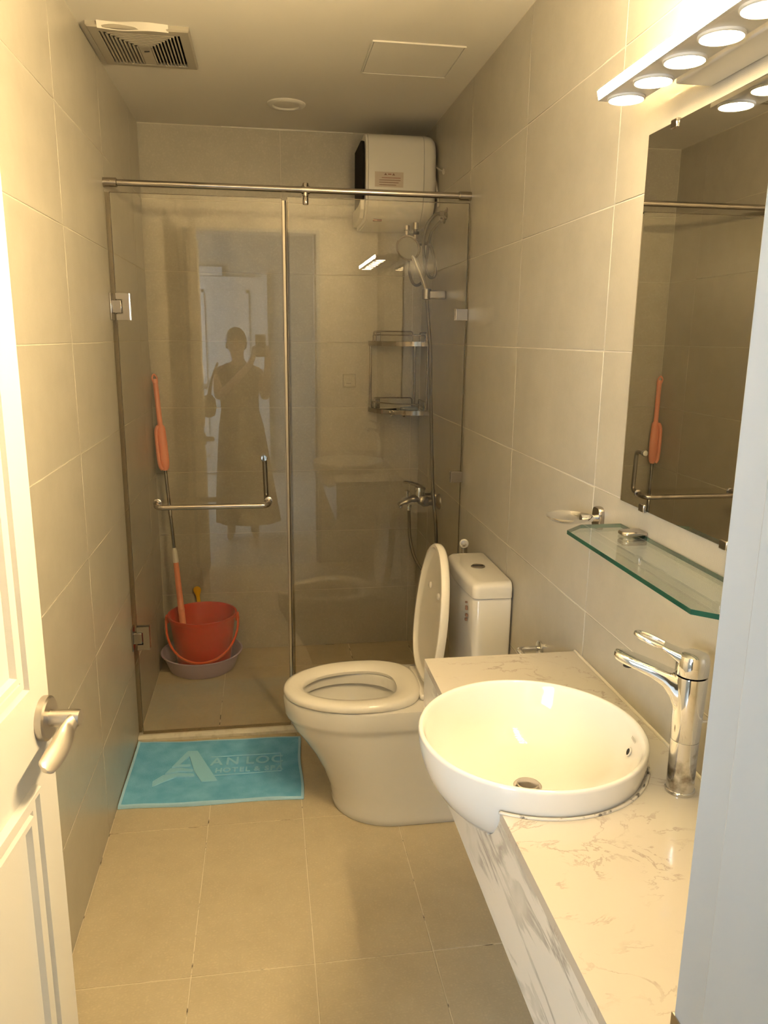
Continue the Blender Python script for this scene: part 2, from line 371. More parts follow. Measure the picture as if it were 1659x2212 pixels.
for fc, s0 in ((0.0, 1), (-TH, -1)):
    hd = MB().lathe([(0.0, 0), (0.034, 0), (0.035, 0.003), (0.034, 0.009), (0.030, 0.012), (0.0, 0.012)], (0, 0, 0), 36, 'y', False, False)
    b = MB()
    b.lathe([(0.034, 0.0), (0.0345, 0.003), (0.034, 0.010), (0.031, 0.0125), (0.014, 0.0128)], (0.689, fc, 0.945), 36, 'y' if s0 > 0 else '-y')
    rose = b.xf(DM).build('door_handle', 'brushed_nickel', dr, label='brushed nickel lever handle')
    b = MB().lathe([(0.013, 0.0), (0.013, 0.044), (0.012, 0.047)], (0.689, fc + s0 * 0.010, 0.945), 24, 'y' if s0 > 0 else '-y')
    b.xf(DM).build('spindle', 'brushed_nickel', rose)
    yy = fc + s0 * 0.047
    pts = spline([(0.697, yy, 0.946), (0.680, yy + s0 * 0.001, 0.944), (0.655, yy + s0 * 0.001, 0.938), (0.625, yy, 0.931), (0.598, yy - s0 * 0.003, 0.926), (0.578, yy - s0 * 0.006, 0.923)], 5)
    nP = len(pts)
    rad = [0.0105 + 0.0050 * math.sin(math.pi * min(1, max(0, (i / (nP - 1) - 0.15) / 0.95))) for i in range(nP)]
    rad[0] = 0.006; rad[-1] = 0.006; rad[-2] = 0.011
    b = MB()
    rings = []
    for i, p in enumerate(pts):
        th = 0.007 if i < nP * 0.25 else 0.0032
        tw = 0.78 * min(1, i / (nP * 0.45)); wy, wz = -s0 * math.sin(tw), math.cos(tw)
        rings.append([(p.x, p.y + rad[i] * wy * math.cos(a) + s0 * th * wz * math.sin(a), p.z + rad[i] * wz * math.cos(a) + th * math.sin(tw) * math.sin(a)) for a in [2 * math.pi * k / 16 for k in range(16)]])
    b.loft(rings).xf(DM).build('lever', 'brushed_nickel', rose)

# mirrored white door on the far wall of the room outside
d2 = thing('door_2', (0.17, HY, 0), 'white panelled door mirrored in the shower glass behind the person', 'door', kind='structure')
MB().box(-0.32, 0.50, HY, HY + 0.03, 0.01, 2.14).build('leaf', 'white_lacquer', d2, bevel=0.003)
for (x0, x1, z0, z1) in ((-0.43, -0.33, 0, 2.24), (0.50, 0.56, 0, 2.2), (-0.43, 0.09, 2.145, 2.24)):
    MB().box(x0, x1, HY, HY + 0.045, z0, z1).build('casing', 'white_lacquer', d2, bevel=0.003)
for (x0, x1, z0, z1) in ((-0.14, 0.36, 0.95, 2.0), (-0.14, 0.36, 0.2, 0.8)):
    b = MB()
    for (a0, a1, c0, c1) in ((x0, x1, z0, z0 + 0.03), (x0, x1, z1 - 0.03, z1), (x0, x0 + 0.03, z0, z1), (x1 - 0.03, x1, z0, z1)): b.box(a0, a1, HY + 0.028, HY + 0.042, c0, c1)
    b.build('moulding', 'white_lacquer', d2, smooth=0)
b = MB().lathe([(0.03, 0), (0.03, 0.01), (0.012, 0.012), (0.012, 0.05)], (-0.24, HY + 0.03, 1.0), 20, 'y').tube([(-0.24, HY + 0.08, 1.0), (-0.12, HY + 0.08, 1.0)], 0.011, 10)
b.build('door_handle', 'brushed_nickel', d2)

# ------------------------------------------------------------------ ceiling fittings
ev = thing('exhaust_vent', (0.165, 1.75, H), 'square louvred exhaust vent in the ceiling corner', 'vent')
vx0, vx1, vy0, vy1 = 0.022, 0.314, 1.585, 1.918
b = MB()
def vring(o, z): return [(vx0 + o, vy0 + o, z), (vx1 - o, vy0 + o, z), (vx1 - o, vy1 - o, z), (vx0 + o, vy1 - o, z)]
b.loft([vring(0, H + 0.002), vring(0, H - 0.010), vring(0.004, H - 0.014), vring(0.030, H - 0.016), vring(0.032, H - 0.008)], False, False)
b.build('frame', 'vent_plastic', ev, smooth=25)
MB().box(vx0 + 0.025, vx1 - 0.025, vy0 + 0.025, vy1 - 0.025, H - 0.003, H + 0.001).build('backing', 'black_plastic', ev)
MB().box(0.150, 0.186, 1.73, vy1 - 0.031, H - 0.015, H - 0.003).build('centre_plate', 'vent_plastic', ev, bevel=0.001)
def vlen(k): return vy0 + 0.034 + (8 - k) * 0.0135      # outer slats are longer
for k in range(9):
    for s0 in (-1, 1):
        x = 0.168 + s0 * (0.0205 + 0.0107 * k)
        v = [(x - 0.0024 - 0.0012 * s0, H - 0.003), (x + 0.0024 - 0.0012 * s0, H - 0.003), (x + 0.0024 + 0.0012 * s0, H - 0.0155), (x - 0.0024 + 0.0012 * s0, H - 0.0155)]
        MB().loft([[(p[0], vlen(k), p[1]) for p in v], [(p[0], vy1 - 0.031, p[1]) for p in v]]).build('slat', 'vent_plastic', ev, smooth=0)
for k in range(9):
    y = vlen(k) - 0.0035; hw = 0.020 + 0.0107 * k
    MB().box(0.168 - hw, 0.168 + hw, y - 0.0045, y + 0.0035, H - 0.0155, H - 0.003).build('cross_slat', 'vent_plastic', ev, smooth=0)
b = MB().tube([(0.163, 1.765, H - 0.016), (0.170, 1.758, H - 0.018), (0.178, 1.760, H - 0.016)], 0.002, 8); b.build('latch', 'dark_plastic', ev)
b = MB(); pts = [(0.055 + 0.2 * t, 1.578 + 0.006 * math.sin(7 * t)) for t in [i / 14 for i in range(15)]]
rings = [[(x, y - 0.004, H - 0.0005), (x, y + 0.010 + 0.010 * math.sin(math.pi * i / 14) ** 2, H - 0.0165), (x, y + 0.009 + 0.010 * math.sin(math.pi * i / 14) ** 2, H - 0.0150), (x, y, H + 0.001)] for i, (x, y) in enumerate(pts)]
b.loft(rings).build('plaster_smear', 'ceiling_paint', ev, label='flaking white plaster smear')

cl = thing('ceiling_light', (0.617, 2.295, H), 'small round unlit ceiling downlight above the shower', 'light')
b = MB().lathe([(0.074, 0.002), (0.074, -0.004), (0.068, -0.009), (0.054, -0.010), (0.050, -0.006), (0.050, 0.001)], (0.617, 2.295, H), 40, cap0=False, cap1=False); b.build('rim', 'white_plastic', cl)
MB().lathe([(0.051, -0.004), (0.03, -0.0065), (0.001, -0.007)], (0.617, 2.295, H), 40, cap0=False).build('diffuser', 'ceiling_paint', cl)

ap = thing('access_panel', (1.0, 1.73, H), 'flat square access hatch in the ceiling near the mirror wall', 'hatch')
MB().box(0.862, 1.144, 1.59, 1.873, H - 0.0035, H + 0.001).build('hatch_board', 'ceiling_paint', ap, bevel=0.001)
b = MB()
for (x0, x1, y0, y1) in ((0.857, 1.149, 1.875, 1.879), (0.857, 1.149, 1.584, 1.588), (1.146, 1.150, 1.588, 1.875), (0.856, 0.860, 1.588, 1.875)): b.box(x0, x1, y0, y1, H - 0.0045, H + 0.001)
b.build('edge_bead', 'white_plastic', ap, smooth=0)
# sealant bead where the back wall meets the ceiling
MB().tube([(0.35, D - 0.001, H - 0.002), (0.6, D - 0.002, H - 0.003), (0.92, D - 0.001, H - 0.002)], [0.002, 0.004, 0.002], 8).build('trim_2', 'white_plastic')
tag(bpy.data.objects['trim_2'], 'thin pale sealant bead along the shower ceiling edge', 'sealant', kind='structure')

# ------------------------------------------------------------------ shower enclosure
cb = MB().prism([(1.800, 0), (1.862, 0), (1.862, 0.016), (1.845, 0.022), (1.815, 0.022), (1.800, 0.014)], 'x', 0.0005, W - 0.0005).build('shower_curb', 'curb_stone', smooth=0, bevel=0.002)
tag(cb, 'low cream stone curb under the shower glass', 'curb')
sb = thing('support_bar', (W / 2, G, 2.006), 'long steel support bar spanning above the shower glass', 'bar')
MB().tube([(0.002, G, 2.006), (W - 0.002, G, 2.006)], 0.0105, 20).build('rod', 'steel', sb)
for x0, x1 in ((0.0005, 0.045), (W - 0.045, W - 0.0005)):
    MB().lathe([(0.015, 0), (0.015, x1 - x0 - 0.003), (0.012, x1 - x0)] if x0 < 0.5 else [(0.012, 0), (0.015, 0.003), (0.015, x1 - x0)], (x0, G, 2.006), 24, 'x').build('end_socket', 'steel', sb)
b = MB().tube([(0.648, G, 2.006), (0.676, G, 2.006)], 0.0135, 20); b.build('clamp_collar', 'steel', sb)
b = MB().lathe([(0.0085, 1.958), (0.010, 1.961), (0.010, 1.978), (0.0085, 1.980), (0.0085, 1.984), (0.0105, 1.986), (0.0105, 2.024), (0.009, 2.028)], (0.662, G, 0), 20); b.build('glass_clamp', 'steel', sb)

gd = thing('glass_door', (0.02, G, 0.024), 'tinted glass shower door with steel towel bar', 'shower door')
MB().box(0.018, 0.581, G - 0.004, G + 0.004, 0.030, 1.976, 0).build('pane', 'shower_glass', gd, smooth=0)
b = MB()
for (x0, x1, z0, z1) in ((0.0172, 0.0187, 0.030, 1.976), (0.5803, 0.5817, 0.030, 1.976), (0.018, 0.581, 1.9753, 1.9768)): b.box(x0, x1, G - 0.0042, G + 0.0042, z0, z1)
b.build('polished_edge', 'glass_edge', gd, smooth=0)
MB().prism([(0.582, G - 0.006), (0.590, G - 0.008), (0.594, G - 0.003), (0.594, G + 0.003), (0.590, G + 0.008), (0.582, G + 0.006)], 'z', 0.03, 1.968).build('edge_seal', 'brushed_nickel', gd, smooth=20, label='pale vertical metal-look seal strip')
MB().box(0.003, 0.0168, G - 0.003, G + 0.003, 0.03, 1.976).build('wall_seal', 'clear_seal', gd, smooth=0)
MB().box(0.018, 0.581, G - 0.005, G + 0.005, 0.0225, 0.0305).build('sweep_seal', 'clear_seal', gd, smooth=0)
for z0 in (1.611, 0.415):
    hg = MB().box(0.0005, 0.006, G - 0.026, G + 0.022, z0 - 0.045, z0 + 0.045).build('hinge', 'steel', gd, bevel=0.0015)
    for yy in (G - 0.014, G + 0.0045):
        b = MB().prism([(0.018, z0 - 0.045), (0.064, z0 - 0.045), (0.064, z0 + 0.045), (0.018, z0 + 0.045), (0.018, z0 + 0.024), (0.040, z0 + 0.024), (0.040, z0 - 0.024), (0.018, z0 - 0.024)], 'y', yy, yy + 0.0095)
        b.build('clamp_plate', 'steel', hg, smooth=0, bevel=0.0012)
    MB().box(0.005, 0.0365, G - 0.013, G + 0.013, z0 - 0.0215, z0 + 0.0215).build('knuckle', 'steel', hg, bevel=0.002)
zb = 0.923; yb = G - 0.062
tb = MB().tube(fillet([(0.118, G - 0.004, zb + 0.006), (0.118, yb, zb), (0.514, yb, zb), (0.514, G - 0.004, zb + 0.004)], 0.028, 8), 0.0095, 16).build('towel_bar', 'steel', gd)
for x in (0.118, 0.514): MB().lathe([(0.015, 0), (0.015, 0.004), (0.011, 0.006)], (x, G - 0.004, zb + 0.005), 20, '-y').build('washer', 'steel', tb)
pb = MB().tube(fillet([(0.502, G + 0.004, 1.088), (0.502, G + 0.055, 1.088), (0.506, G + 0.055, 0.928), (0.506, G + 0.004, 0.928)], 0.022, 8), 0.0085, 14).build('pull_handle', 'dark_steel', gd, label='dark steel vertical pull inside the shower')
MB().lathe([(0.0125, 0), (0.0125, 0.008), (0.010, 0.011), (0.004, 0.0115)], (0.501, G - 0.004, 1.088), 20, '-y').build('bolt_cap', 'chrome', pb)

fp = thing('fixed_glass_panel', (0.92, G, 0.022), 'tinted fixed shower glass panel behind the toilet', 'shower panel')
MB().box(0.599, W - 0.006, G - 0.004, G + 0.004, 0.0225, 1.982).build('pane', 'shower_glass', fp, smooth=0)
b = MB()
for (x0, x1, z0, z1) in ((0.598, 0.6, 0.0225, 1.982), (W - 0.0062, W - 0.0047, 0.0225, 1.982), (0.599, W - 0.006, 1.9812, 1.9828)): b.box(x0, x1, G - 0.0042, G + 0.0042, z0, z1)
b.build('polished_edge', 'glass_edge', fp, smooth=0)
MB().box(0.5955, 0.6045, G - 0.0055, G + 0.0055, 0.0225, 1.972).build('edge_seal', 'clear_seal', fp, smooth=0)
for z0 in (1.602, 1.006):
    b = MB().box(1.197, W - 0.0005, G - 0.012, G - 0.0042, z0 - 0.021, z0 + 0.021).box(1.197, W - 0.0005, G + 0.0042, G + 0.012, z0 - 0.021, z0 + 0.021)
    b.build('glass_clip', 'steel', fp, smooth=0, bevel=0.0015)

# ------------------------------------------------------------------ bath mat with relief logo
mt_ = thing('bath_mat', (0.3, 1.57, 0), 'blue terry bath mat with raised hotel logo before the shower', 'bath mat')
c00, c10, c01, c11 = Vector((0.003, 1.366, 0)), Vector((0.607, 1.348, 0)), Vector((0.006, 1.786, 0)), Vector((0.612, 1.752, 0))
def mat_pt(s, t):
    p = c00 * (1 - s) * (1 - t) + c10 * s * (1 - t) + c01 * (1 - s) * t + c11 * s * t
    p.y += 0.004 * math.sin(9 * s + 1) * (1 - t) ; p.x += 0.003 * math.sin(8 * t) * (s)
    return p
def mat_h(s, t):
    e = min(s, 1 - s, t, 1 - t)
    return 0.010 + 0.0022 * math.sin(5 * s + 3 * t) * math.sin(7 * t + 2 * s) + 0.001 * math.sin(17 * s) + (0.004 * max(0, (0.03 - s) / 0.03))
b = MB(); NX, NY = 70, 48
vs = []; fs = []
for j in range(NY + 1):
    for i in range(NX + 1):
        s, t = i / NX, j / NY; p = mat_pt(s, t); vs.append((p.x, p.y, mat_h(s, t)))
o2 = len(vs)
for j in range(NY + 1):
    for i in range(NX + 1):
        s, t = i / NX, j / NY; p = mat_pt(s, t); vs.append((p.x, p.y, 0.0008))
for j in range(NY):
    for i in range(NX):
        a = j * (NX + 1) + i
        fs.append((a, a + 1, a + NX + 2, a + NX + 1)); fs.append((o2 + a, o2 + a + NX + 1, o2 + a + NX + 2, o2 + a + 1))
for i in range(NX):
    fs.append((i, o2 + i, o2 + i + 1, i + 1)); a = NY * (NX + 1) + i; fs.append((a, a + 1, o2 + a + 1, o2 + a))
for j in range(NY):
    a = j * (NX + 1); fs.append((a, a + NX + 1, o2 + a + NX + 1, o2 + a)); a += NX; fs.append((a, o2 + a, o2 + a + NX + 1, a + NX + 1))
b.add(vs, fs).build('pile', 'mat_terry', mt_, smooth=60)
hem = [(i / 40, 0) for i in range(41)] + [(1, i / 30) for i in range(1, 31)] + [(1 - i / 40, 1) for i in range(1, 41)] + [(0, 1 - i / 30) for i in range(1, 30)]
rings = []
for k, (hs_, ht_) in enumerate(hem):
    si, ti = min(max(hs_, 0.014), 0.986), min(max(ht_, 0.02), 0.98)
    p = mat_pt(hs_, ht_); pi_ = mat_pt(si, ti); zz = mat_h(hs_, ht_)
    ox = Vector((p.x - pi_.x, p.y - pi_.y, 0)).normalized() * 0.0015
    rings.append([(pi_.x, pi_.y, mat_h(si, ti) + 0.0008), (p.x, p.y, zz + 0.0006), (p.x + ox.x, p.y + ox.y, 0.006), (p.x + ox.x * 0.5, p.y + ox.y * 0.5, 0.001)])
rings.append(rings[0])
MB().loft(rings, False, False, False).build('hem', 'mat_hem', mt_, smooth=60)
zt_ = 0.0125
def relief(polys, name='logo_relief'):
    bb = MB()
    for poly in polys:
        bb.prism([(mat_pt(s, t).x, mat_pt(s, t).y) for s, t in poly], 'z', 0.008, zt_ + 0.0015)
    return bb.build(name, 'mat_relief', mt_, smooth=0, bevel=0.0012)
# the big letter A: slanted right stroke and three wing-like bands
relief([[(0.315, 0.80), (0.375, 0.80), (0.515, 0.30), (0.425, 0.30), (0.375, 0.47)]])
relief([[(0.315, 0.80), (0.335, 0.72), (0.285, 0.58), (0.345, 0.58), (0.352, 0.55), (0.24, 0.54)]])
relief([[(0.235, 0.52), (0.30, 0.525), (0.372, 0.49), (0.368, 0.465), (0.29, 0.475), (0.21, 0.44)]])
relief([[(0.20, 0.42), (0.28, 0.45), (0.375, 0.43), (0.385, 0.385), (0.28, 0.395), (0.22, 0.33), (0.155, 0.25), (0.15, 0.33)]])
ang = math.atan2((c10 - c00).y * 0.7 + (c11 - c01).y * 0.3, (c10 - c00).x)
def mat_text(body, s, t, size, sx):
    p = mat_pt(s, t); x = 0.0
    for ch in body:
        if ch == ' ': x += size * 0.30 * sx; continue
        M_ = Matrix.Translation((p.x, p.y, zt_ - 0.001)) @ Matrix.Rotation(ang, 4, 'Z') @ Matrix.Translation((x, 0, 0)) @ Matrix.Diagonal((sx, 1, 1, 1))
        o = text_mesh('letter', ch, size, 'mat_relief', mt_, M_, 0.0024, 0.0010)
        xs = [v.co.x for v in o.data.vertices]; x += (max(xs) - min(xs)) / math.cos(ang) + size * 0.10
mat_text('AN LOC', 0.465, 0.545, 0.070, 0.92)
mat_text('HOTEL & SPA', 0.495, 0.425, 0.040, 0.88)
def frame_line(pts):
    return MB().tube([(mat_pt(s, t).x, mat_pt(s, t).y, zt_ - 0.0005) for s, t in pts], 0.0022, 8).build('border_line', 'mat_relief', mt_)
frame_line([(0.46, 0.685), (0.88, 0.70)]); frame_line([(0.88, 0.70), (0.88, 0.40)]); frame_line([(0.88, 0.40), (0.49, 0.385)])

# ------------------------------------------------------------------ bucket, wash bowl, mop
BX, BY = 0.200, 2.484
wbz = 0.087
b = MB().lathe([(0.135, 0.002), (0.142, 0.0), (0.150, 0.006), (0.176, wbz - 0.008), (0.186, wbz - 0.004), (0.187, wbz), (0.180, wbz + 0.001), (0.172, wbz - 0.006), (0.146, 0.010), (0.138, 0.006), (0.01, 0.006)], (BX - 0.008, BY, 0), 48, cap0=True)
ws = b.build('wash_basin', 'lavender_plastic'); tag(ws, 'lavender plastic wash bowl holding the red bucket', 'bowl')
bk = thing('bucket', (BX, BY, 0.008), 'red plastic bucket standing in the lavender bowl', 'bucket')
BZ = 0.268
b = MB().lathe([(0.100, 0.009), (0.108, 0.007), (0.113, 0.012), (0.1185, 0.040), (0.120, 0.042), (0.1225, 0.043), (0.148, BZ - 0.022), (0.153, BZ - 0.020), (0.158, BZ - 0.003), (0.157, BZ), (0.150, BZ), (0.146, BZ - 0.010), (0.116, 0.030), (0.108, 0.014), (0.01, 0.014)], (BX, BY, 0), 48)
b.build('body', 'red_plastic', bk)
arc = []
for k in range(25):
    a = math.pi * (k / 24); arc.append((BX - 0.163 * math.cos(a), BY - 0.010 - 0.155 * math.sin(a) * 0.98, BZ - 0.022 - 0.160 * math.sin(a) ** 0.8))
MB().tube(arc, 0.0055, 10, flat=1.4).build('bail_handle', 'orange_plastic', bk, label='orange plastic carrying handle')
for s0 in (-1, 1): MB().box(BX + s0 * 0.158 - 0.008, BX + s0 * 0.158 + 0.008, BY - 0.022, BY + 0.012, BZ - 0.04, BZ - 0.005).build('handle_lug', 'orange_plastic', bk, bevel=0.004)
yl = MB().tube(spline([(0.185, 2.628, 0.020), (0.178, 2.640, 0.14), (0.170, 2.653, 0.26), (0.166, 2.657, 0.305), (0.163, 2.660, 0.338)], 5), [0.009] * 14 + [0.011, 0.014, 0.017, 0.018, 0.017, 0.013, 0.006], 14, flat=0.55)
yl = yl.build('brush_handle', 'yellow_plastic'); tag(yl, 'yellow plastic brush handle poking up behind the red bucket rim', 'brush')
mp = thing('mop', (0.105, 2.50, 0.016), 'pink spin mop with steel pole leaning in the shower corner', 'mop')
m0, m1 = Vector((0.118, 2.478, 0.10)), Vector((0.0215, 2.652, 1.325))
def mpt(t, ox=0, oy=0): p = m0 + (m1 - m0) * t; return Vector((p.x + ox, p.y + oy, p.z))
MB().tube([mpt(0.36), mpt(0.70)], 0.0075, 14).build('steel_pole', 'wire_steel', mp)
MB().tube([mpt(0.50), mpt(0.504), mpt(0.515), mpt(0.52)], [0.0078, 0.009, 0.009, 0.0078], 14).build('pole_collar', 'steel', mp)
MB().tube([mpt(0.02), mpt(0.03), mpt(0.06), mpt(0.14), mpt(0.141), mpt(0.15), mpt(0.151), mpt(0.30), mpt(0.33)], [0.012, 0.015, 0.015, 0.0145, 0.0155, 0.0155, 0.0145, 0.0125, 0.0115], 16).build('lower_sleeve', 'pink_plastic', mp)
MB().tube([mpt(0.325), mpt(0.335), mpt(0.365), mpt(0.38)], [0.013, 0.0135, 0.0125, 0.008], 16).build('joint_collar', 'white_plastic', mp)
g = MB()
secs = [(0.668, 0.010, 0.010), (0.676, 0.017, 0.013), (0.69, 0.021, 0.015), (0.72, 0.023, 0.016), (0.77, 0.0225, 0.016), (0.81, 0.021, 0.015), (0.828, 0.019, 0.014), (0.836, 0.012, 0.011)]
ring_ = []
for t, rx, ry in secs:
    p = mpt(t); ring_.append([(p.x + rx * math.cos(a), p.y + ry * math.sin(a), p.z) for a in [2 * math.pi * k / 16 for k in range(16)]])
g.loft(ring_).build('wringer_grip', 'pink_plastic', mp)
MB().tube(spline([mpt(0.672, -0.010, -0.012), mpt(0.69, -0.019, -0.016), mpt(0.75, -0.021, -0.018), mpt(0.81, -0.019, -0.016), mpt(0.83, -0.010, -0.010)], 5), 0.0085, 10).build('grip_rib', 'pink_plastic', mp)
MB().tube([mpt(0.825), mpt(0.985), mpt(0.986), mpt(1.0)], [0.0115, 0.0115, 0.0125, 0.0125], 14).build('upper_handle', 'pink_plastic', mp)
MB().tube(spline([mpt(0.99, -0.008, -0.006), mpt(1.005, -0.011, -0.008), mpt(1.017, -0.002, -0.004), mpt(1.005, 0.008, 0), mpt(0.99, 0.007, 0.002)], 5), 0.004, 8).build('hanging_loop', 'pink_plastic', mp)

# ------------------------------------------------------------------ water heater
hx0, hx1 = 0.930, 1.232
wh = thing('water_heater', (1.08, D - 0.16, 1.965), 'white square water heater on the wall above the shower', 'water heater')
def hprof(k=1.0, dz=0.0):
    base = [(D - 0.012, 2.312), (2.52, 2.316), (2.43, 2.318), (2.395, 2.312), (2.370, 2.298), (2.358, 2.276), (2.352, 2.24), (2.347, 2.18), (2.346, 2.12), (2.350, 2.075), (2.358, 2.045), (2.374, 2.012), (2.400, 1.988), (2.44, 1.974), (2.52, 1.968), (D - 0.012, 1.966)]
    cy, cz = 2.53, 2.14
    return [(cy + (y - cy) * k if y < 2.6 else y, cz + (z - cz) * k) for y, z in base]
def hring(x, k): return [(x, y, z) for y, z in hprof(k)]
# main shell: straight with a rounded right shoulder
MB().loft([hring(0.945, 0.985), hring(0.947, 1.0), hring(1.175, 1.0)], True, False).loft([hring(1.1765, 0.992), hring(1.1775, 1.0), hring(1.195, 0.995), hring(1.208, 0.982), hring(1.218, 0.955), hring(1.226, 0.915), hring(1.232, 0.84)], True, True).build('shell', 'white_plastic', wh, smooth=50)
def sub_prof(z0, z1, k):
    return None
MB().loft([hring(0.936, 0.955), hring(0.937, 0.985), hring(0.944, 0.99), hring(0.9445, 0.955)], True, True).build('side_rim', 'white_plastic', wh, smooth=40)
dk = [(D - 0.012, 2.295), (2.45, 2.297), (2.405, 2.285), (2.385, 2.25), (2.378, 2.17), (2.383, 2.09), (2.395, 2.065), (2.46, 2.05), (D - 0.012, 2.05)]
MB().prism(dk, 'x', 0.926, 0.9365).build('side_panel', 'black_plastic', wh, smooth=0, bevel=0.002, label='glossy black side panel')
dk2 = [(D - 0.012, 2.046), (2.46, 2.046), (2.392, 2.06), (2.395, 2.02), (2.43, 1.990), (2.50, 1.983), (D - 0.012, 1.982)]
MB().prism(dk2, 'x', 0.918, 0.9365).build('side_foot', 'white_plastic', wh, smooth=0, bevel=0.004)
def on_front(z):   # front surface y at height z
    pr = hprof(1.0)
    for (y0, z0), (y1, z1) in zip(pr, pr[1:]):
        if y0 < 2.5 and y1 < 2.5 and z1 <= z <= z0: return y0 + (y1 - y0) * (z0 - z) / (z0 - z1 + 1e-9)
    return 2.35
def front_patch(x0, x1, z0, z1, off, bb=None):
    bb = bb or MB(); n = 4
    bb.loft([[(x0, on_front(z) - off, z), (x1, on_front(z) - off, z)] for z in [z0 + (z1 - z0) * i / n for i in range(n + 1)]], False, False, False); return bb
st = front_patch(0.972, 1.090, 2.102, 2.160, 0.0008).build('warning_label', 'label_paper', wh, label='small printed warning sticker')
for cx in (1.016, 1.049):
    z = 2.147; yv = on_front(z) - 0.0014
    MB().add([(cx - 0.006, yv, z), (cx + 0.006, yv, z), (cx, yv, z + 0.009)], [(0, 1, 2)]).build('warning_triangle', 'label_ink', st, smooth=0)
front_patch(1.026, 1.040, 2.149, 2.153, 0.0014).build('print_line', 'label_red', st)
for k, (x1, c) in enumerate(((1.078, 'label_red'), (1.078, 'label_ink'), (1.070, 'label_ink'), (1.060, 'label_ink'))):
    front_patch(0.990 if k else 1.0, x1, 2.136 - k * 0.009, 2.1385 - k * 0.009, 0.0014).build('print_line', c, st)
MB().box(0.975, 1.012, 2.405, 2.425, 1.979, 1.985).build('maker_badge', 'label_red', wh, bevel=0.001)
for x, y in ((1.130, 2.47), (1.160, 2.43)):
    v = MB().lathe([(0.013, 0.012), (0.013, -0.016), (0.009, -0.018), (0.009, -0.034), (0.011, -0.036), (0.011, -0.052), (0.008, -0.055)], (x, y, 1.968), 16).build('inlet_valve', 'dark_steel', wh, label='small dark brass inlet valve')
MB().box(1.150, 1.172, 2.405, 2.428, 1.930, 1.942).build('valve_lever', 'dark_plastic', wh, bevel=0.002)
MB().tube(spline([(1.205, 2.60, 2.30), (1.232, 2.50, 2.25), (1.236, 2.40, 2.20), (1.236, 2.32, 2.17), (1.2405, 2.268, 2.155)], 6), 0.004, 8).build('power_cable', 'wire_white', wh)
MB().tube(spline([(1.238, 2.50, 2.24), (1.237, 2.42, 2.16), (1.237, 2.36, 2.09), (1.236, 2.33, 2.03)], 6), 0.005, 8).build('conduit', 'wire_white', wh)
MB().lathe([(0.012, 0), (0.012, 0.004), (0.006, 0.008)], (W - 0.0002, 2.268, 2.155), 16, '-x').build('cable_outlet', 'wire_white', wh)

wh.location.z += 0.017
ho = thing('heater_hoses', (1.22, 2.25, 1.75), 'pair of braided supply hoses looping under the water heater', 'hose')
def flange(c, par, r=0.024):
    return MB().lathe([(r, 0), (r, 0.003), (r * 0.72, 0.009), (r * 0.45, 0.012), (r * 0.45, 0.030)], c, 24, '-x').build('wall_flange', 'steel', par)
flange((W - 0.0003, 2.205, 2.003), ho)
MB().tube(spline([(1.215, 2.205, 2.003), (1.195, 2.206, 1.996), (1.165, 2.21, 1.96), (1.152, 2.212, 1.90), (1.156, 2.212, 1.83), (1.170, 2.212, 1.775), (1.188, 2.212, 1.757), (1.204, 2.214, 1.775), (1.200, 2.222, 1.83), (1.186, 2.26, 1.89), (1.165, 2.38, 1.905), (1.160, 2.43, 1.932)], 7), 0.0062, 10).build('braided_hose', 'braided_hose', ho)
MB().tube(spline([(1.130, 2.47, 1.932), (1.132, 2.44, 1.87), (1.128, 2.38, 1.79), (1.133, 2.33, 1.745), (1.150, 2.30, 1.733), (1.172, 2.29, 1.76), (1.18, 2.28, 1.84), (1.19, 2.25, 1.93), (1.232, 2.235, 1.985)], 7), 0.0062, 10).build('braided_hose', 'braided_hose', ho)
MB().lathe([(0.016, 0), (0.016, 0.004), (0.009, 0.010), (0.009, 0.02)], (W - 0.0003, 2.235, 1.985), 20, '-x').build('wall_flange', 'steel', ho)

# ------------------------------------------------------------------ hand shower, mixer, hose
sh = thing('hand_shower', (1.15, 2.18, 1.69), 'chrome hand shower resting in its wall holder', 'hand shower')
MB().box(1.168, W - 0.0003, 2.168, 2.204, 1.672, 1.706).build('wall_holder', 'steel', sh, bevel=0.006, seg=3)
MB().lathe([(0.012, -0.022), (0.018, -0.020), (0.019, 0.018), (0.014, 0.020)], (1.163, 2.182, 1.692), 20).build('holder_cup', 'dark_steel', sh)
MB().tube(spline([(1.166, 2.186, 1.672), (1.160, 2.178, 1.71), (1.138, 2.165, 1.76), (1.112, 2.152, 1.81), (1.098, 2.146, 1.838)], 5), [0.008] + [0.0105] * 6 + [0.012] * 8 + [0.013] * 6, 14).build('handle', 'chrome', sh)
hn = Vector((-0.45, -0.80, -0.40)).normalized(); hc_ = Vector((1.078, 2.140, 1.862))
q = hn.to_track_quat('Z', 'Y').to_matrix().to_4x4(); q.translation = hc_
MB().lathe([(0.012, -0.022), (0.030, -0.014), (0.048, -0.004), (0.050, 0.003), (0.047, 0.006), (0.001, 0.006)], (0, 0, 0), 36).xf(q).build('spray_head', 'steel', sh)
MB().lathe([(0.041, 0.0055), (0.041, 0.008), (0.001, 0.0085)], (0, 0, 0), 36).xf(q).build('spray_plate', 'grey_plastic', sh)

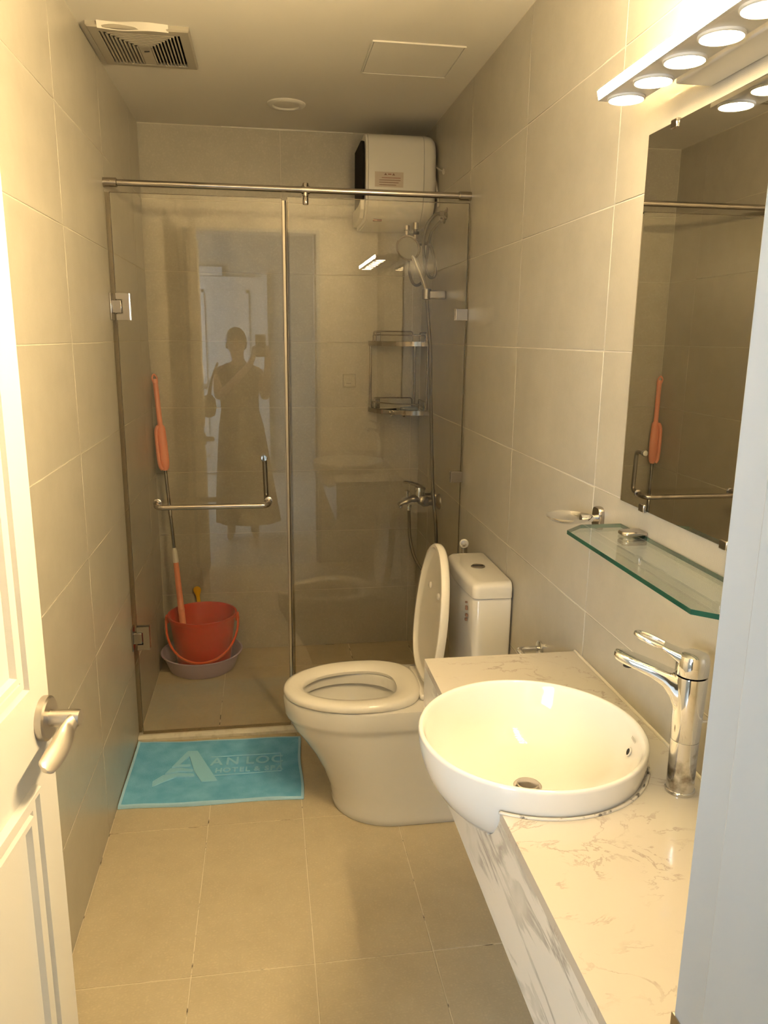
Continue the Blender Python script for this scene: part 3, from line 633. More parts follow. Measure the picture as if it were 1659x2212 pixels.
mx = thing('shower_mixer', (1.16, 2.235, 0.83), 'chrome single-lever shower mixer on the shower wall', 'mixer tap')
for yy in (2.195, 2.300):
    MB().lathe([(0.034, 0), (0.033, 0.005), (0.024, 0.014), (0.016, 0.018), (0.016, 0.050)], (W - 0.0003, yy, 0.832), 28, '-x').build('wall_rose', 'dark_steel', mx)
MB().tube(spline([(1.185, 2.310, 0.832), (1.180, 2.27, 0.832), (1.172, 2.235, 0.834), (1.180, 2.205, 0.832), (1.186, 2.185, 0.832)], 4), [0.018] * 4 + [0.024] * 9 + [0.018] * 4, 18).build('body', 'dark_steel', mx)
MB().tube(spline([(1.185, 2.235, 0.828), (1.150, 2.228, 0.842), (1.115, 2.218, 0.838), (1.082, 2.210, 0.826), (1.066, 2.206, 0.818)], 5), [0.026] * 4 + [0.022] * 5 + [0.018] * 5 + [0.014] * 5 + [0.011] * 2, 18, flat=0.75).build('spout', 'dark_steel', mx)
MB().lathe([(0.009, -0.002), (0.009, -0.014), (0.007, -0.015)], (1.076, 2.208, 0.820), 16).build('aerator', 'chrome', mx)
MB().lathe([(0.005, 0), (0.005, 0.020), (0.010, 0.022), (0.010, 0.029), (0.007, 0.031)], (1.104, 2.214, 0.850), 18).build('diverter_knob', 'chrome', mx)
MB().lathe([(0.024, 0), (0.0245, 0.014), (0.0235, 0.030), (0.021, 0.044)], (1.160, 2.232, 0.846), 24).build('cartridge_cap', 'chrome', mx)
MB().tube(spline([(1.180, 2.234, 0.880), (1.160, 2.230, 0.892), (1.135, 2.222, 0.904), (1.110, 2.214, 0.913), (1.086, 2.206, 0.918)], 5), [0.018] * 4 + [0.021] * 5 + [0.016] * 5 + [0.011] * 5 + [0.007, 0.004], 16, flat=0.5).build('lever', 'dark_steel', mx)
MB().lathe([(0.011, 0), (0.011, -0.012), (0.008, -0.018), (0.008, -0.026)], (1.114, 2.216, 0.818), 18).build('hose_union', 'chrome', mx)
hs = MB().tube(spline([(1.166, 2.186, 1.668), (1.172, 2.182, 1.60), (1.182, 2.175, 1.48), (1.188, 2.17, 1.30), (1.196, 2.16, 1.05), (1.204, 2.145, 0.86), (1.214, 2.13, 0.74), (1.218, 2.13, 0.60), (1.198, 2.14, 0.535), (1.165, 2.16, 0.54), (1.132, 2.185, 0.60), (1.117, 2.205, 0.68), (1.115, 2.214, 0.75), (1.114, 2.216, 0.793)], 8), 0.0068, 12).build('shower_hose', 'braided_hose')
tag(hs, 'ribbed steel shower hose hanging beside the corner shelf', 'hose')

# ------------------------------------------------------------------ corner shelf and what lies on it
cs = thing('corner_shelf', (W - 0.01, D - 0.01, 1.18), 'two-tier chrome wire corner shelf in the shower', 'shelf')
cxc, cyc = W - 0.003, D - 0.003
RX, RY = 0.243, 0.222
def arcp(k, n, s=1.0): a = math.pi / 2 * k / n; return (cxc - RX * s * math.cos(a), cyc - RY * s * math.sin(a))
for z in (1.492, 1.186):
    arc = [arcp(k, 18) for k in range(19)]
    tray = MB().prism([(cxc, cyc)] + arc, 'z', z - 0.004, z - 0.0005).build('tray', 'grey_plastic', cs, smooth=0)
    band = MB(); rings = []
    for k in range(19):
        p0 = arcp(k, 18); p1 = arcp(k, 18, 1.016); rings.append([(p0[0], p0[1], z - 0.011), (p1[0], p1[1], z - 0.010), (p1[0], p1[1], z + 0.010), (p0[0], p0[1], z + 0.011)])
    band.loft(rings).build('rim_band', 'wire_steel', tray, smooth=30)
    for zz in ((0.038, 0.055)):
        pass
    # two wire guard rails with dropped ends: one along the back, one bowed in front
    MB().tube(fillet([(cxc - 0.225, cyc - 0.020, z), (cxc - 0.225, cyc - 0.020, z + 0.055), (cxc - 0.040, cyc - 0.020, z + 0.055), (cxc - 0.040, cyc - 0.020, z)], 0.012), 0.0028, 8).build('guard_rail', 'wire_steel', cs)
    fr_ = [arcp(k, 18, 0.94) for k in range(1, 18)]
    MB().tube(fillet([(fr_[0][0], fr_[0][1], z)] + [(p[0], p[1], z + 0.038) for p in fr_] + [(fr_[-1][0], fr_[-1][1], z)], 0.008, 3), 0.0028, 8).build('guard_rail', 'wire_steel', cs)
    MB().tube(fillet([(cxc - 0.012, cyc - 0.05, z), (cxc - 0.012, cyc - 0.05, z + 0.05), (cxc - 0.012, cyc - 0.205, z + 0.05), (cxc - 0.012, cyc - 0.205, z)], 0.012), 0.0028, 8).build('guard_rail', 'wire_steel', cs)
    MB().box(cxc - 0.212, cxc - 0.190, cyc - 0.008, cyc + 0.002, z + 0.004, z + 0.050).build('mount_tab', 'wire_steel', cs, bevel=0.003)
for (x, y) in ((cxc - RX + 0.006, cyc - 0.008), (cxc - 0.030, cyc - 0.030), (cxc - 0.008, cyc - RY + 0.006)):
    MB().tube([(x, y, 1.186), (x, y, 1.492)], 0.005, 12).build('upright_rod', 'wire_steel', cs)
for (x, y) in ((1.08, 2.54), (1.13, 2.51)): MB().tube(fillet([(x, y, 1.183), (x, y, 1.168), (x + 0.012, y - 0.004, 1.168)], 0.005, 3), 0.0028, 8).build('hook', 'wire_steel', cs)
so = MB().lathe([(0.020, 0), (0.034, 0.003), (0.038, 0.010), (0.034, 0.019), (0.018, 0.022)], (1.165, 2.54, 1.1865), 28, sx=1.15, sy=0.75).build('soap_bar', 'soap_blue'); tag(so, 'grey-blue soap bar on the lower corner shelf tier', 'soap')
b = MB().tube(spline([(1.030, 2.585, 1.191), (1.06, 2.575, 1.192), (1.085, 2.572, 1.193), (1.112, 2.566, 1.195)], 4), [0.004] * 5 + [0.005] * 5 + [0.008] * 3, 10, flat=0.6)
co = b.build('razor', 'dark_plastic'); tag(co, 'small black razor on the lower corner shelf tier', 'razor')

so_ = thing('blank_socket_plate', (0.903, D, 1.32), 'small square blank cover plate on the shower back wall', 'cover plate')
MB().box(0.873, 0.934, D - 0.008, D + 0.0003, 1.289, 1.350).build('plate', 'wall_tile', so_, bevel=0.003)
MB().box(0.879, 0.928, D - 0.0095, D - 0.007, 1.295, 1.344).build('face', 'wall_tile', so_, bevel=0.001)
MB().box(0.888, 0.912, D - 0.0100, D - 0.009, 1.305, 1.309).build('print_mark', 'grey_plastic', so_)

# ------------------------------------------------------------------ toilet (faces the left wall)
TY = 1.337
to = thing('toilet', (0.95, TY, 0), 'white close-coupled toilet with its lid raised', 'toilet')
def sec(z, xf_, xc_, w, xb, rb=0.03, e=1.0):
    pts = []
    for k in range(25):
        a = math.pi / 2 + math.pi * k / 24; ca, sa = math.cos(a), math.sin(a)
        pts.append((xc_ + (xc_ - xf_) * math.copysign(abs(ca) ** e, ca), TY + w * math.copysign(abs(sa) ** e, sa), z))
    for k in range(1, 5): pts.append((xc_ + (xb - rb - xc_) * k / 4, TY - w, z))
    for k in range(1, 6):
        a = -math.pi / 2 + math.pi / 2 * k / 5; pts.append((xb - rb + rb * math.cos(a), TY - w + rb + rb * math.sin(a), z))
    for k in range(1, 4): pts.append((xb, TY - w + rb + (2 * w - 2 * rb) * k / 4, z))
    for k in range(0, 6):
        a = math.pi / 2 * k / 5; pts.append((xb - rb + rb * math.cos(a), TY + w - rb + rb * math.sin(a), z))
    for k in range(1, 4): pts.append((xb - rb - (xb - rb - xc_) * k / 4, TY + w, z))
    return pts
XB = W - 0.012
rings = [sec(0.0, 0.705, 0.90, 0.178, XB), sec(0.004, 0.702, 0.90, 0.181, XB), sec(0.022, 0.700, 0.90, 0.181, XB), sec(0.028, 0.702, 0.90, 0.178, XB), sec(0.08, 0.690, 0.89, 0.172, XB), sec(0.14, 0.668, 0.88, 0.168, XB), sec(0.20, 0.636, 0.87, 0.167, XB),
         sec(0.25, 0.603, 0.86, 0.168, XB), sec(0.285, 0.576, 0.85, 0.170, XB), sec(0.305, 0.567, 0.845, 0.169, XB), sec(0.320, 0.5590, 0.84, 0.172, XB), sec(0.327, 0.5525, 0.84, 0.1765, XB), sec(0.336, 0.5500, 0.84, 0.178, XB), sec(0.385, 0.5455, 0.84, 0.180, XB), sec(0.392, 0.548, 0.84, 0.178, XB), sec(0.395, 0.556, 0.84, 0.170, XB)]
def hole(z, x0, x1, w):   # inner ellipse, same vertex order and count
    xm, rx = (x0 + x1) / 2, (x1 - x0) / 2; out = []
    src = sec(z, 0.556, 0.84, 0.170, XB)
    for (x, y, _) in src:
        a = math.atan2((y - TY) / w, (min(x, 1.0) - xm) / rx); out.append((xm + rx * math.cos(a), TY + w * math.sin(a), z))
    return out
rings += [hole(0.395, 0.595, 0.925, 0.125), hole(0.388, 0.598, 0.922, 0.122), hole(0.36, 0.600, 0.920, 0.120), hole(0.352, 0.585, 0.935, 0.135), hole(0.335, 0.590, 0.930, 0.130), hole(0.30, 0.61, 0.92, 0.112), hole(0.25, 0.65, 0.91, 0.085), hole(0.20, 0.70, 0.89, 0.055), hole(0.17, 0.75, 0.88, 0.035)]
MB().loft(rings, True, True).build('bowl', 'porcelain', to, smooth=45)
# seat ring
def egg(t, x0, x1, w, z, back=0.35):
    """outline of seat: round front, squarer back"""
    a = 2 * math.pi * t; ca, sa = math.cos(a), math.sin(a); xm = x0 + (x1 - x0) * 0.58
    if ca < 0: x = xm + (xm - x0) * ca; y = w * sa
    else:
        e = 0.62; x = xm + (x1 - xm) * abs(ca) ** e; y = w * math.copysign(abs(sa) ** 0.72, sa) * (1 - 0.10 * ca)
    return (x, TY + y, z)
N = 64
def er(x0, x1, w, z): return [egg(k / N, x0, x1, w, z) for k in range(N)]
sz = 0.397
MB().loft([er(0.549, 0.988, 0.176, sz), er(0.547, 0.989, 0.178, sz + 0.004), er(0.547, 0.989, 0.178, sz + 0.014), er(0.552, 0.985, 0.173, sz + 0.022), er(0.566, 0.975, 0.160, sz + 0.026),
           er(0.590, 0.950, 0.138, sz + 0.023), er(0.606, 0.922, 0.118, sz + 0.018), er(0.612, 0.914, 0.110, sz + 0.010), er(0.610, 0.916, 0.112, sz)] + [er(0.549, 0.988, 0.176, sz)], False, False).build('seat_ring', 'seat_plastic', to, smooth=50)
MB().box(0.975, 1.022, TY - 0.115, TY + 0.115, 0.396, 0.416).build('hinge_deck', 'seat_plastic', to, bevel=0.006)
for s0 in (-1, 1):
    MB().tube([(1.010, TY + s0 * 0.075 - 0.018, 0.424), (1.010, TY + s0 * 0.075 + 0.018, 0.424)], 0.011, 16).build('hinge_barrel', 'seat_plastic', to)
# raised lid: shallow tray, rotated up about the hinge
A = math.radians(-97.5)
LM = Matrix.Translation((0.990, 0, 0.428)) @ Matrix.Rotation(math.pi / 2 + math.radians(6.0), 4, 'Y') @ Matrix.Translation((-0.998, 0, -0.425))
def el(x0, x1, w, z): return [LM @ Vector(egg(k / N, x0, x1, w, z)) for k in range(N)]
lz = 0.425
MB().loft([el(0.575, 0.972, 0.152, lz + 0.016), el(0.566, 0.978, 0.161, lz + 0.013), el(0.560, 0.984, 0.167, lz), el(0.550, 0.990, 0.177, lz), el(0.546, 0.993, 0.180, lz + 0.006), el(0.547, 0.992, 0.179, lz + 0.020), el(0.553, 0.988, 0.174, lz + 0.027), el(0.60, 0.95, 0.13, lz + 0.030)], True, True).build('lid', 'seat_plastic', to, smooth=50)
bp = [LM @ Vector((0.70, TY - 0.06, lz + 0.016)), LM @ Vector((0.70, TY + 0.06, lz + 0.016))]
for p in bp: MB().lathe([(0.012, -0.004), (0.011, 0.004), (0.006, 0.007)], p, 14, '-x').build('bumper', 'seat_plastic', to)
# cistern
TX0, TX1, TY0, TY1 = 1.117, W - 0.004, 1.157, 1.517
def tring(z, o, bow=0.010):
    pts = []
    x0, x1, y0, y1, r = TX0 + o, TX1, TY0 + o, TY1 - o, 0.022
    for k in range(13): t = k / 12; pts.append((x0 - bow * math.sin(math.pi * t), y1 - r - (y1 - y0 - 2 * r) * t, z))
    for k in range(1, 6): a = math.pi + math.pi / 2 * k / 5; pts.append((x0 + r + r * math.cos(a), y0 + r + r * math.sin(a), z))
    for k in range(0, 5): a = -math.pi / 2 + math.pi / 2 * k / 4; pts.append((x1 - 0.008 + 0.008 * math.cos(a), y0 + 0.008 + 0.008 * math.sin(a), z))
    for k in range(0, 5): a = math.pi / 2 * k / 4; pts.append((x1 - 0.008 + 0.008 * math.cos(a), y1 - 0.008 + 0.008 * math.sin(a), z))
    for k in range(0, 5): a = math.pi / 2 + math.pi / 2 * k / 5; pts.append((x0 + r + r * math.cos(a), y1 - r + r * math.sin(a), z))
    return pts
MB().loft([tring(0.396, 0.016), tring(0.40, 0.012), tring(0.55, 0.006), tring(0.742, 0.002), tring(0.748, 0.006)]).build('cistern', 'porcelain', to, smooth=40)
tl = MB().loft([tring(0.7495, 0.002), tring(0.752, -0.001), tring(0.780, -0.001), tring(0.790, 0.002), tring(0.797, 0.010), tring(0.799, 0.022)]).build('cistern_lid', 'porcelain', to, smooth=45)
MB().lathe([(0.023, 0), (0.023, 0.003), (0.019, 0.005), (0.017, 0.0035), (0.001, 0.004)], (1.178, TY, 0.7985), 32).build('flush_button', 'dark_steel', tl, label='round chrome flush button')
MB().box(1.157, 1.199, TY - 0.001, TY + 0.001, 0.8015, 0.8035).build('button_split', 'dark_plastic', tl)
for (y, z, w, h) in ((1.215, 0.705, 0.014, 0.016), (1.212, 0.682, 0.020, 0.010), (1.216, 0.667, 0.016, 0.010), (1.219, 0.722, 0.010, 0.006)):
    MB().box(1.108, 1.1145, y - w * 0.3, y + w * 0.3, z - h * 0.4, z + h * 0.4).build('label_print', 'label_ink', to, smooth=0)
MB().tube([(1.195, 1.153, 0.50), (1.195, 1.148, 0.50)], 0.006, 10).build('side_plug', 'white_plastic', to)

bs = thing('bidet_sprayer', (1.205, 1.60, 0.66), 'small chrome bidet sprayer hung behind the toilet cistern', 'sprayer')
MB().tube([(1.206, 1.605, 0.64), (1.205, 1.604, 0.70), (1.202, 1.602, 0.785), (1.198, 1.600, 0.803)], [0.010, 0.011, 0.0105, 0.012], 16).build('handle', 'chrome', bs)
hn2 = Vector((-0.25, -0.94, 0.22)).normalized(); q2 = hn2.to_track_quat('Z', 'Y').to_matrix().to_4x4(); q2.translation = (1.198, 1.596, 0.806)
MB().lathe([(0.010, -0.020), (0.015, -0.016), (0.0165, -0.002), (0.0155, 0.004), (0.012, 0.005), (0.0115, 0.002)], (0, 0, 0), 24, cap1=False).xf(q2).build('nozzle_ring', 'white_lacquer', bs)
MB().lathe([(0.0125, 0.002), (0.006, 0.0025), (0.005, 0.0045), (0.001, 0.005)], (0, 0, 0), 24).xf(q2).build('nozzle', 'dark_steel', bs)
MB().box(1.213, W - 0.0003, 1.590, 1.618, 0.69, 0.73).build('wall_clip', 'chrome', bs, bevel=0.004)
MB().tube(spline([(1.206, 1.605, 0.645), (1.208, 1.61, 0.50), (1.215, 1.62, 0.30), (1.225, 1.63, 0.22), (1.238, 1.63, 0.20)], 5), 0.006, 8).build('hose', 'braided_hose', bs)

tp = thing('paper_holder', (W, 0.915, 0.69), 'chrome toilet paper holder low on the wall behind the counter', 'paper holder')
MB().lathe([(0.022, 0), (0.022, 0.006), (0.018, 0.009)], (W - 0.0003, 0.910, 0.690), 24, '-x', sx=1.0, sy=1.0).build('rose', 'chrome', tp)
MB().tube(fillet([(W - 0.008, 0.910, 0.690), (1.178, 0.910, 0.690), (1.178, 0.775, 0.690)], 0.012), 0.008, 14).build('arm', 'chrome', tp)
MB().tube([(1.178, 0.780, 0.690), (1.178, 0.770, 0.690)], 0.0105, 14).build('end_cap', 'chrome', tp)

# ------------------------------------------------------------------ counter, basin, tap
CZ, CX, CYF = 0.778, 0.868, 0.683
BCX, BCY, BR, BRZ = 0.976, 0.245, 0.206, 0.820
ct = thing('vanity_counter', (1.05, 0.1, 0.565), 'wall-hung marble vanity counter with deep veined apron', 'counter')
YN = YF + 0.004
HR = BR - 0.006
half = math.sqrt(HR ** 2 - (BCX - CX) ** 2)
# top slab outline with the basin bite out of its front edge
a0 = math.atan2(half, CX - BCX)     # far intersection
bite = []
for k in range(33):
    a = a0 - (2 * a0) * k / 32      # from far side, round the wall side, to the near side
    bite.append((BCX + HR * math.cos(a), BCY + HR * math.sin(a)))
outl = [(CX, CYF), (W - 0.0005, CYF), (W - 0.0005, YN), (CX, YN), (CX, BCY - half)] + bite[::-1][1:-1] + [(CX, BCY + half)]
bm = bmesh.new()
vsb = [bm.verts.new((x, y, CZ - 0.018)) for x, y in outl]; fb = bm.faces.new(vsb)
ex = bmesh.ops.extrude_face_region(bm, geom=[fb]); bmesh.ops.translate(bm, verts=[e for e in ex['geom'] if isinstance(e, bmesh.types.BMVert)], vec=(0, 0, 0.018))
bmesh.ops.recalc_face_normals(bm, faces=bm.faces); bmesh.ops.triangulate(bm, faces=[f for f in bm.faces if len(f.verts) > 4])
me = bpy.data.meshes.new('top_slab'); bm.to_mesh(me); bm.free(); me.materials.append(MATS['marble_top'])
o = bpy.data.objects.new('top_slab', me); COL.objects.link(o); set_parent(o, ct)
# apron with the rounded cut-out for the basin bowl
def bowl_r(z):     # outer bowl radius by height
    prof = BOWL
    for (r0, z0), (r1, z1) in zip(prof, prof[1:]):
        if z0 <= z <= z1: return r0 + (r1 - r0) * (z - z0) / (z1 - z0 + 1e-9)
    return 0.0
BOWL = [(0.070, 0.662), (0.095, 0.664), (0.120, 0.672), (0.148, 0.690), (0.170, 0.714), (0.187, 0.742), (0.198, 0.768), (0.2035, 0.790), (0.2055, 0.805), (0.206, 0.820)]
AZ0, AZ1 = 0.565, CZ - 0.0185
b = MB()
cut = []
for k in range(17):
    z = 0.692 + (AZ1 - 0.692) * k / 16
    r = bowl_r(z) + 0.004; h2 = r * r - (BCX - CX) ** 2
    cut.append((z, math.sqrt(h2) if h2 > 0 else 0.0))
cut = [(z, h) for z, h in cut if h > 0.02]; cut[0] = (cut[0][0], cut[0][1])
left = [(BCY + h, z) for z, h in cut]; right = [(BCY - h, z) for z, h in cut]
poly = [(YN, AZ0), (CYF, AZ0), (CYF, AZ1)] + left[::-1] + right + [(YN, AZ1)]
bm = bmesh.new(); vsb = [bm.verts.new((CX + 0.0005, y, z)) for y, z in poly]; fb = bm.faces.new(vsb)
ex = bmesh.ops.extrude_face_region(bm, geom=[fb]); bmesh.ops.translate(bm, verts=[e for e in ex['geom'] if isinstance(e, bmesh.types.BMVert)], vec=(0.018, 0, 0))
bmesh.ops.recalc_face_normals(bm, faces=bm.faces); bmesh.ops.triangulate(bm, faces=[f for f in bm.faces if len(f.verts) > 4])
me = bpy.data.meshes.new('front_apron'); bm.to_mesh(me); bm.free(); me.materials.append(MATS['marble_apron'])
o = bpy.data.objects.new('front_apron', me); COL.objects.link(o); set_parent(o, ct)
MB().box(CX + 0.019, W - 0.0005, CYF - 0.0185, CYF - 0.0005, AZ0, AZ1).build('end_apron', 'marble_apron', ct, smooth=0)
MB().box(CX + 0.019, W - 0.0005, YN + 0.0005, YN + 0.018, AZ0, AZ1).build('end_apron', 'marble_apron', ct, smooth=0)
MB().tube([(W - 0.002, CYF - 0.002, CZ + 0.001), (W - 0.002, YN + 0.01, CZ + 0.001)], 0.0035, 8).build('sealant_bead', 'wall_sealant', ct)
MB().tube([(BCX + (BR + 0.0015) * math.cos(a), BCY + (BR + 0.0015) * math.sin(a), CZ + 0.001) for a in [-a0 + 2 * a0 * k / 40 for k in range(41)]], 0.0028, 8).build('basin_sealant', 'sealant', ct, label='mould-spotted sealant line around the basin')

bn = thing('wash_hand_basin', (BCX, BCY, 0.662), 'round white porcelain basin set half into the marble counter', 'basin')
prof = [(0.066, 0.660)] + BOWL[1:] + [(0.2055, 0.824), (0.203, 0.8265), (0.199, 0.826), (0.1965, 0.822), (0.194, 0.812), (0.187, 0.788), (0.174, 0.759), (0.152, 0.734), (0.122, 0.716), (0.085, 0.705), (0.05, 0.700), (0.024, 0.698)]
MB().lathe(prof, (BCX, BCY, 0), 72, cap0=True, cap1=True).build('bowl', 'porcelain', bn, smooth=60)
MB().lathe([(0.0255, 0.697), (0.0265, 0.7010), (0.024, 0.7035), (0.020, 0.7040), (0.019, 0.7065), (0.001, 0.7085)], (BCX + 0.004, BCY + 0.012, 0), 32).build('drain_plug', 'steel', bn, label='chrome drain plug')
# overflow hole on the wall side, and the maker's mark above it
oa = math.radians(-9)
od = Vector((math.cos(oa), math.sin(oa), 0))
def on_bowl(r, z): return Vector((BCX + od.x * r, BCY + od.y * r, z))
nrm = Vector((-od.x * 0.92, -od.y * 0.92, 0.39)).normalized()
q3 = nrm.to_track_quat('Z', 'Y').to_matrix().to_4x4(); q3.translation = on_bowl(0.1815, 0.780)
MB().lathe([(0.0085, 0.0), (0.0085, 0.0022), (0.0065, 0.0022), (0.0062, 0.0005)], (0, 0, 0), 24, cap1=False).xf(q3).build('overflow_ring', 'porcelain', bn)
MB().lathe([(0.0066, 0.0012), (0.001, 0.0013)], (0, 0, 0), 24).xf(q3).build('overflow_hole', 'black', bn)
q4 = q3.copy(); q4.translation = on_bowl(0.1915, 0.806)
b = MB()
ex_ = Vector((-od.y, od.x, 0))
for k in range(5):
    p = on_bowl(0.1895, 0.8045) + ex_ * (-0.009 + 0.0045 * k) + Vector((0, 0, 0.0))
    b.add([p + Vector((0, 0, -0.0025)) - ex_ * 0.0012 - od * 0.0018, p + Vector((0, 0, -0.0025)) + ex_ * 0.0012 - od * 0.0018, p + Vector((0, 0, 0.003)) + ex_ * 0.0012 + od * 0.000, p + Vector((0, 0, 0.003)) - ex_ * 0.0012 + od * 0.000], [(0, 1, 2, 3)])
b.build('maker_mark', 'grey_plastic', bn, smooth=0)

TXc, TYc = 1.186, 0.092
fa = thing('basin_tap', (TXc, TYc, CZ), 'tall chrome single-lever tap with loop handle beside the basin', 'tap')
MB().lathe([(0.0245, 0.0), (0.0250, 0.002), (0.0245, 0.005), (0.0225, 0.006), (0.0225, 0.095)], (TXc, TYc, CZ + 0.0003), 36).build('lower_column', 'stained_chrome', fa, label='water-stained chrome lower column')
MB().lathe([(0.0222, 0.0955), (0.0230, 0.097), (0.0245, 0.150), (0.0262, 0.206), (0.0255, 0.209)], (TXc, TYc, CZ), 36).build('upper_column', 'chrome', fa)
dS = Vector((-0.80, 0.60, 0)).normalized(); dN = Vector((0.60, 0.80, 0))
tc_ = Vector((TXc, TYc, CZ))
def fring(s, zc_, hw, hh, n=20, e=0.6):
    out = []
    for k in range(n):
        a = 2 * math.pi * k / n; ca, sa = math.cos(a), math.sin(a)
        out.append(tc_ + dS * s + dN * (hw * math.copysign(abs(ca) ** e, ca)) + Vector((0, 0, zc_ + hh * math.copysign(abs(sa) ** e, sa))))
    return out
MB().loft([fring(0.0, 0.170, 0.020, 0.036), fring(0.020, 0.176, 0.0205, 0.032), fring(0.028, 0.188, 0.0205, 0.022), fring(0.040, 0.198, 0.0205, 0.014), fring(0.062, 0.207, 0.0205, 0.0105), fring(0.088, 0.214, 0.0205, 0.0090), fring(0.108, 0.219, 0.0195, 0.0080), fring(0.118, 0.2215, 0.016, 0.0072), fring(0.123, 0.2225, 0.009, 0.006)]).build('spout', 'chrome', fa, smooth=50)
pA = tc_ + dS * 0.100
MB().lathe([(0.009, 0.2125), (0.009, 0.203), (0.007, 0.202)], (pA.x, pA.y, CZ), 20).build('aerator', 'dark_plastic', fa)
hd = MB().lathe([(0.0250, 0.2115), (0.0262, 0.213), (0.0265, 0.228), (0.0260, 0.238), (0.0235, 0.245), (0.014, 0.249)], (TXc, TYc, CZ), 36).build('lever_head', 'chrome', fa)
MB().loft([fring(-0.008, 0.232, 0.0215, 0.012), fring(0.012, 0.235, 0.0200, 0.011), fring(0.026, 0.241, 0.0175, 0.008), fring(0.038, 0.247, 0.0160, 0.005), fring(0.046, 0.251, 0.0150, 0.0042)]).build('lever_neck', 'chrome', hd, smooth=50)
loop = []
for k in range(29):
    a = 2 * math.pi * k / 28; s = 0.066 + 0.026 * math.cos(a); loop.append(tc_ + dS * s + dN * (0.0130 * math.copysign(abs(math.sin(a)) ** 0.7, math.sin(a))) + Vector((0, 0, 0.250 + (s - 0.044) * 0.30)))
MB().tube(loop, 0.0038, 10, cap=False).build('lever_loop', 'chrome', hd)
pR = tc_ + Vector((0.020, -0.006, 0.128)); MB().tube([pR, pR + Vector((0.032, -0.002, -0.001))], [0.0028, 0.0022], 10).build('lift_rod', 'chrome', fa)

# ------------------------------------------------------------------ mirror, lamp, glass shelf, soap dish
mr = thing('wall_mirror', (W, 0.18, 1.195), 'frameless rectangular wall mirror under the bright lamp', 'mirror')
MY0, MY1, MZ0, MZ1 = -0.14, 0.497, 1.193, 1.896
MB().box(W - 0.0050, W - 0.0005, MY0, MY1, MZ0, MZ1).build('backing', 'dark_plastic', mr, smooth=0)
MB().box(W - 0.0062, W - 0.0051, MY0 + 0.001, MY1 - 0.001, MZ0 + 0.001, MZ1 - 0.001).build('reflecting_face', 'mirror_silver', mr, smooth=0)
for y, z in ((0.40, MZ0), (0.12, MZ0), (0.40, MZ1), (0.12, MZ1)):
    s0 = 1 if z > 1.5 else -1
    MB().box(W - 0.0095, W - 0.0003, y - 0.011, y + 0.011, z - 0.012 if s0 > 0 else z - 0.004, z + 0.004 if s0 > 0 else z + 0.012).build('mirror_clip', 'steel', mr, bevel=0.002)

LZ = 1.922; LY1, LY0 = 0.412, -0.222; LX0, LX1 = 1.102, 1.166
lp = thing('mirror_lamp', (W, 0.095, LZ), 'bright LED lamp bar with round lights above the mirror', 'lamp')
MB().box(LX0, LX1, LY0, LY1, LZ + 0.0015, LZ + 0.020).box(LX0 - 0.0075, LX0 + 0.001, LY0, LY1, LZ + 0.0015, LZ + 0.0028).build('light_bar', 'white_lacquer', lp, bevel=0.002)  # thin lip added under the glow strip to keep its light off the counter
MB().prism([(LX0 - 0.0003, LZ + 0.021), (LX0 - 0.006, LZ + 0.0205), (LX0 - 0.009, LZ + 0.017), (LX0 - 0.0055, LZ + 0.003), (LX0 - 0.0003, LZ + 0.003)], 'y', LY0, LY1).build('glow_strip', 'lamp_strip', lp, label='glowing white front edge strip')
for k in range(7):
    y = 0.383 - 0.0955 * k
    mod = MB().lathe([(0.0315, 0.0016), (0.0315, -0.0015), (0.029, -0.003), (0.0285, 0.0)], (1.134, y, LZ), 32, cap0=False, cap1=False).build('light_ring', 'white_lacquer', lp)
    MB().lathe([(0.0284, -0.0022), (0.0005, -0.0023)], (1.134, y, LZ), 32, cap0=False).build('led_disc', 'lamp_glow', mod)
MB().box(1.178, W - 0.0005, -0.11, 0.30, LZ + 0.001, LZ + 0.045).build('wall_box', 'white_lacquer', lp, bevel=0.003)
for y in (0.22, -0.03): MB().box(1.15, 1.20, y - 0.015, y + 0.015, LZ + 0.018, LZ + 0.03).build('bracket', 'white_lacquer', lp, bevel=0.002)

gs = thing('glass_shelf', (W, 0.23, 1.14), 'clear glass wall shelf with green edge under the mirror', 'shelf')
SZ = 1.136
so_l = [(W - 0.004, 0.489), (1.150, 0.489), (1.104, 0.447), (1.104, -0.020), (1.150, -0.062), (W - 0.004, -0.062)]
n = len(so_l); vs = [(x, y, SZ) for x, y in so_l] + [(x, y, SZ + 0.008) for x, y in so_l]
b = MB(); b.add(vs, [tuple(range(n))[::-1], tuple(range(n, 2 * n))], 0)
b.add(vs, [(k, (k + 1) % n, n + (k + 1) % n, n + k) for k in range(n)], 1)
b.build('pane', ['shelf_glass', 'glass_green_edge'], gs, smooth=0)
for y in (0.395, 0.035):
    for z0, z1 in ((SZ - 0.010, SZ - 0.0005), (SZ + 0.0085, SZ + 0.017)):
        MB().prism([(W - 0.0005, y - 0.018), (1.200, y - 0.018), (1.192, y - 0.010), (1.192, y + 0.010), (1.200, y + 0.018), (W - 0.0005, y + 0.018)], 'z', z0, z1).build('bracket_jaw', 'steel', gs, bevel=0.003)

